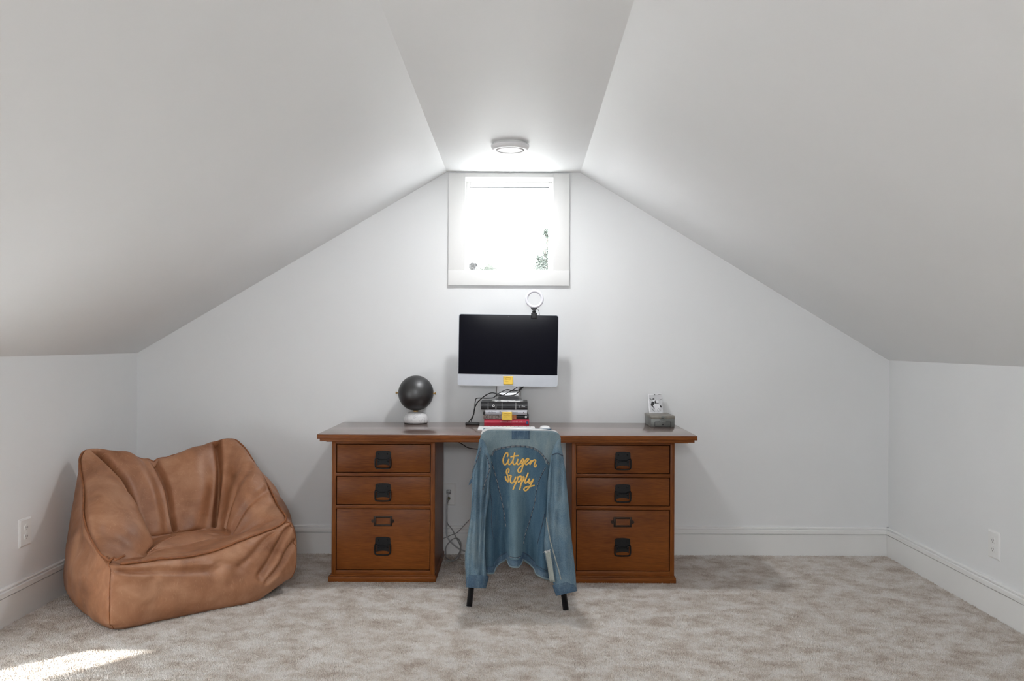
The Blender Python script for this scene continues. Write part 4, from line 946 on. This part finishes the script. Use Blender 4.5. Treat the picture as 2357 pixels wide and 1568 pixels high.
for R in RINGS: dense.append(catmull([Vector(p) for p in R], NS, closed=True))
ROWS = []; rowpos = []
for i in range(len(dense)-1):
    for k in range(SUB):
        t = k/SUB; p0, p1, p2, p3 = dense[max(i-1, 0)], dense[i], dense[i+1], dense[min(i+2, len(dense)-1)]
        ROWS.append([0.5*((2*b) + (c_-a)*t + (2*a-5*b+4*c_-d_)*t*t + (3*b-a-3*c_+d_)*t**3) for a, b, c_, d_ in zip(p0, p1, p2, p3)]); rowpos.append(i + t)
ROWS.append(dense[-1]); rowpos.append(len(dense)-1)
NT = NA*NS
# corners of the outer panels are sharper than the spline: fold and crease displacement
grooves = [  # (k0, ring0, k1, ring1, width in k, depth)
 (10.72, 5.7, 11.0, 8.3, .115, .060), (9.0, 4.9, 9.0, 8.1, .085, .046), (7.48, 5.8, 7.0, 8.3, .115, .064),
 (12.6, 6.3, 12.9, 7.4, .90, -.062), (9.9, 6.4, 9.9, 7.5, .55, -.055), (8.2, 6.4, 8.2, 7.5, .55, -.055), (5.9, 6.2, 5.6, 7.4, .85, -.056),
 (13.2, 6.0, 13.9, 8.5, .16, .014), (5.3, 5.6, 4.9, 8.4, .11, .018), (6.0, 6.2, 5.5, 8.5, .12, .014),
 (.35, 5.3, .3, 8, .15, .012), (4.15, 6.0, 4.2, 8.8, .14, .016),
 (.25, 4.1, 2.0, 3.0, .17, .022), (2.1, 3.4, 3.1, 2.3, .20, .016), (3.9, 4.4, 3.05, 2.3, .11, .030), (3.95, 3.3, 3.2, 1.9, .09, .026), (3.4, 4.5, 2.6, 3.0, .12, .014), (1.6, 3.9, 2.3, 2.9, .14, -.010),
 (.1, 3.0, .8, 3.1, .12, .005), (.1, 2.6, .9, 2.65, .12, .005), (.1, 2.2, .8, 2.1, .12, .004), (13.9, 2.9, 13.3, 3.0, .12, .006), (13.2, 4.2, 12.5, 3.6, .18, .010), (4.6, 4.4, 4.9, 3.4, .2, .012), (5.6, 4.3, 5.2, 3.0, .2, .012),
 (4.0, 9.2, 5.2, 8.7, .25, .012), (3.0, 8.4, 3.6, 9.6, .25, .010), (8.0, 8.8, 8.4, 9.8, .3, .006),
]
nmid = len(ROWS)
Nrm = [[None]*NT for _ in ROWS]
for j in range(nmid):
    for i in range(NT):
        du = ROWS[j][(i+1) % NT] - ROWS[j][(i-1) % NT]; dv = ROWS[min(j+1, nmid-1)][i] - ROWS[max(j-1, 0)][i]
        n_ = du.cross(dv); Nrm[j][i] = n_.normalized() if n_.length > 1e-9 else Vector((0, 0, 1))
new = []
for j in range(nmid):
    row = []
    for i in range(NT):
        k = i/NS; r_ = rowpos[j]; dep = 0.0
        for k0, r0, k1, r1, w_, d_ in grooves:
            t = ((r_-r0)*(r1-r0) + (k-k0)*(k1-k0)*1.0) / ((r1-r0)**2 + (k1-k0)**2); tc_ = max(-.0, min(1.0, t))
            kc, rc_ = k0 + (k1-k0)*tc_, r0 + (r1-r0)*tc_
            dk = (k - kc + 7) % 14 - 7; dist = math.sqrt(dk*dk + ((r_-rc_)*.55)**2)
            dep += d_ * (math.exp(-(dist/w_)**2) - .32*math.exp(-(dist/(w_*2.4))**2))
        p = ROWS[j][i]; nz_ = mnoise.noise(p*9)*.005 + mnoise.noise(p*22)*.0022
        amp = 1.0 if .6 < r_ < 10.6 else (.2 if r_ < 11 else 0)
        if abs(r_ - 5) < .35: amp *= .45
        q_ = p - Nrm[j][i]*(dep - nz_)*amp
        # pinch the vertical corner seams
        for kc in (0, 4):
            dk = (k - kc + 7) % 14 - 7
            if 1 < r_ < 5: q_ = q_ + (Vector((p.x - .43, p.y - .37, 0)).normalized() * .014 * math.exp(-(dk/.16)**2))
        if q_.z < 0: q_.z = 0
        row.append(q_)
    new.append(row)
ROWS = new
L2W = lambda p: BO + BU*p.x + BV*p.y + Vector((0, 0, p.z))
VW = [[L2W(p) for p in row] for row in ROWS]
# vertex normals of the whole skin so that panels meet smoothly
VN = []
for j in range(nmid):
    rn = []
    for i in range(NT):
        du = VW[j][(i+1) % NT] - VW[j][(i-1) % NT]; dv = VW[min(j+1, nmid-1)][i] - VW[max(j-1, 0)][i]; n_ = du.cross(dv)
        rn.append(n_.normalized() if n_.length > 1e-9 else Vector((0, 0, 1)))
    VN.append(rn)
def bag_panel(name, test):
    idx, vv, nn, ff = {}, [], [], []
    off = rootloc(bb)
    def gv(j, i):
        i %= NT
        if (j, i) not in idx: idx[(j, i)] = len(vv); vv.append(VW[j][i] - off); nn.append(VN[j][i])
        return idx[(j, i)]
    for j in range(nmid-1):
        for i in range(NT):
            if test((i + .5)/NS, (rowpos[j] + rowpos[j+1])/2): ff.append((gv(j, i), gv(j, i+1), gv(j+1, i+1), gv(j+1, i)))
    me = bpy.data.meshes.new(name); me.from_pydata([tuple(v) for v in vv], [], ff); me.materials.append(LEATHER)
    for p in me.polygons: p.use_smooth = True
    me.update(); me.normals_split_custom_set_from_vertices([tuple(n_) for n_ in nn])
    o = bpy.data.objects.new(name, me); COL.objects.link(o); o.parent = bb; return o
OUT = 5.0; INN = 8.35
bag_panel('front_panel', lambda k, r: r < OUT and 0 <= k < 4)
bag_panel('side_panel', lambda k, r: r < OUT and 4 <= k < 7)
bag_panel('back_panel', lambda k, r: r < OUT and 7 <= k < 11)
bag_panel('side_panel', lambda k, r: r < OUT and 11 <= k < 14)
bag_panel('armrest', lambda k, r: OUT < r < INN and (k >= 10.86 or k < .36))
bag_panel('back_cushion', lambda k, r: OUT < r < INN and 9.0 <= k < 10.86)
bag_panel('back_cushion', lambda k, r: OUT < r < INN and 7.15 <= k < 9.0)
bag_panel('armrest', lambda k, r: OUT < r < INN and 4.15 <= k < 7.15)
bag_panel('seat_cushion', lambda k, r: (OUT < r and .36 <= k < 4.15) or r > INN)
# welted seams along the rim and the corner verticals
jr = rowpos.index(5)
rim = [VW[jr][i] + VN[jr][i]*.004 + Vector((0, 0, .003 + .003*mnoise.noise(VW[jr][i]*30))) for i in range(NT)]
def welt(pts, r=.0050, name='welt'): MB().tube(pts, r, 8, flat=1.25, nrm=Vector((0, 0, 1))).build(name, LSEAM, bb, smooth=True)
seg = lambda a, b: [rim[i % NT] for i in range(int(a*NS), int(b*NS) + 1)]
welt(seg(.25, 4)); welt(seg(4, 7)); welt(seg(7, 9)); welt(seg(9, 11)); welt(seg(11, 14))
for kc in (0, 4, 7, 11):
    pts = [VW[j][kc*NS] + VN[j][kc*NS]*.001 for j in range(4, jr + 1)]
    MB().tube(pts, .0022, 6).build('corner_seam', LSEAM, bb, smooth=True)
# loose welt flaps at the near corner
f0 = rim[0]
fl = [f0 + Vector((-.03, .03, .012)), f0 + Vector((-.022, .01, .006)), f0 + Vector((-.012, .012, .010)), f0 + Vector((-.004, -.004, .006)), f0 + Vector((.010, .010, .014)), f0 + Vector((.02, .0, .008)), f0 + Vector((.045, .035, .018))]
welt(catmull(fl, 5), .0045)
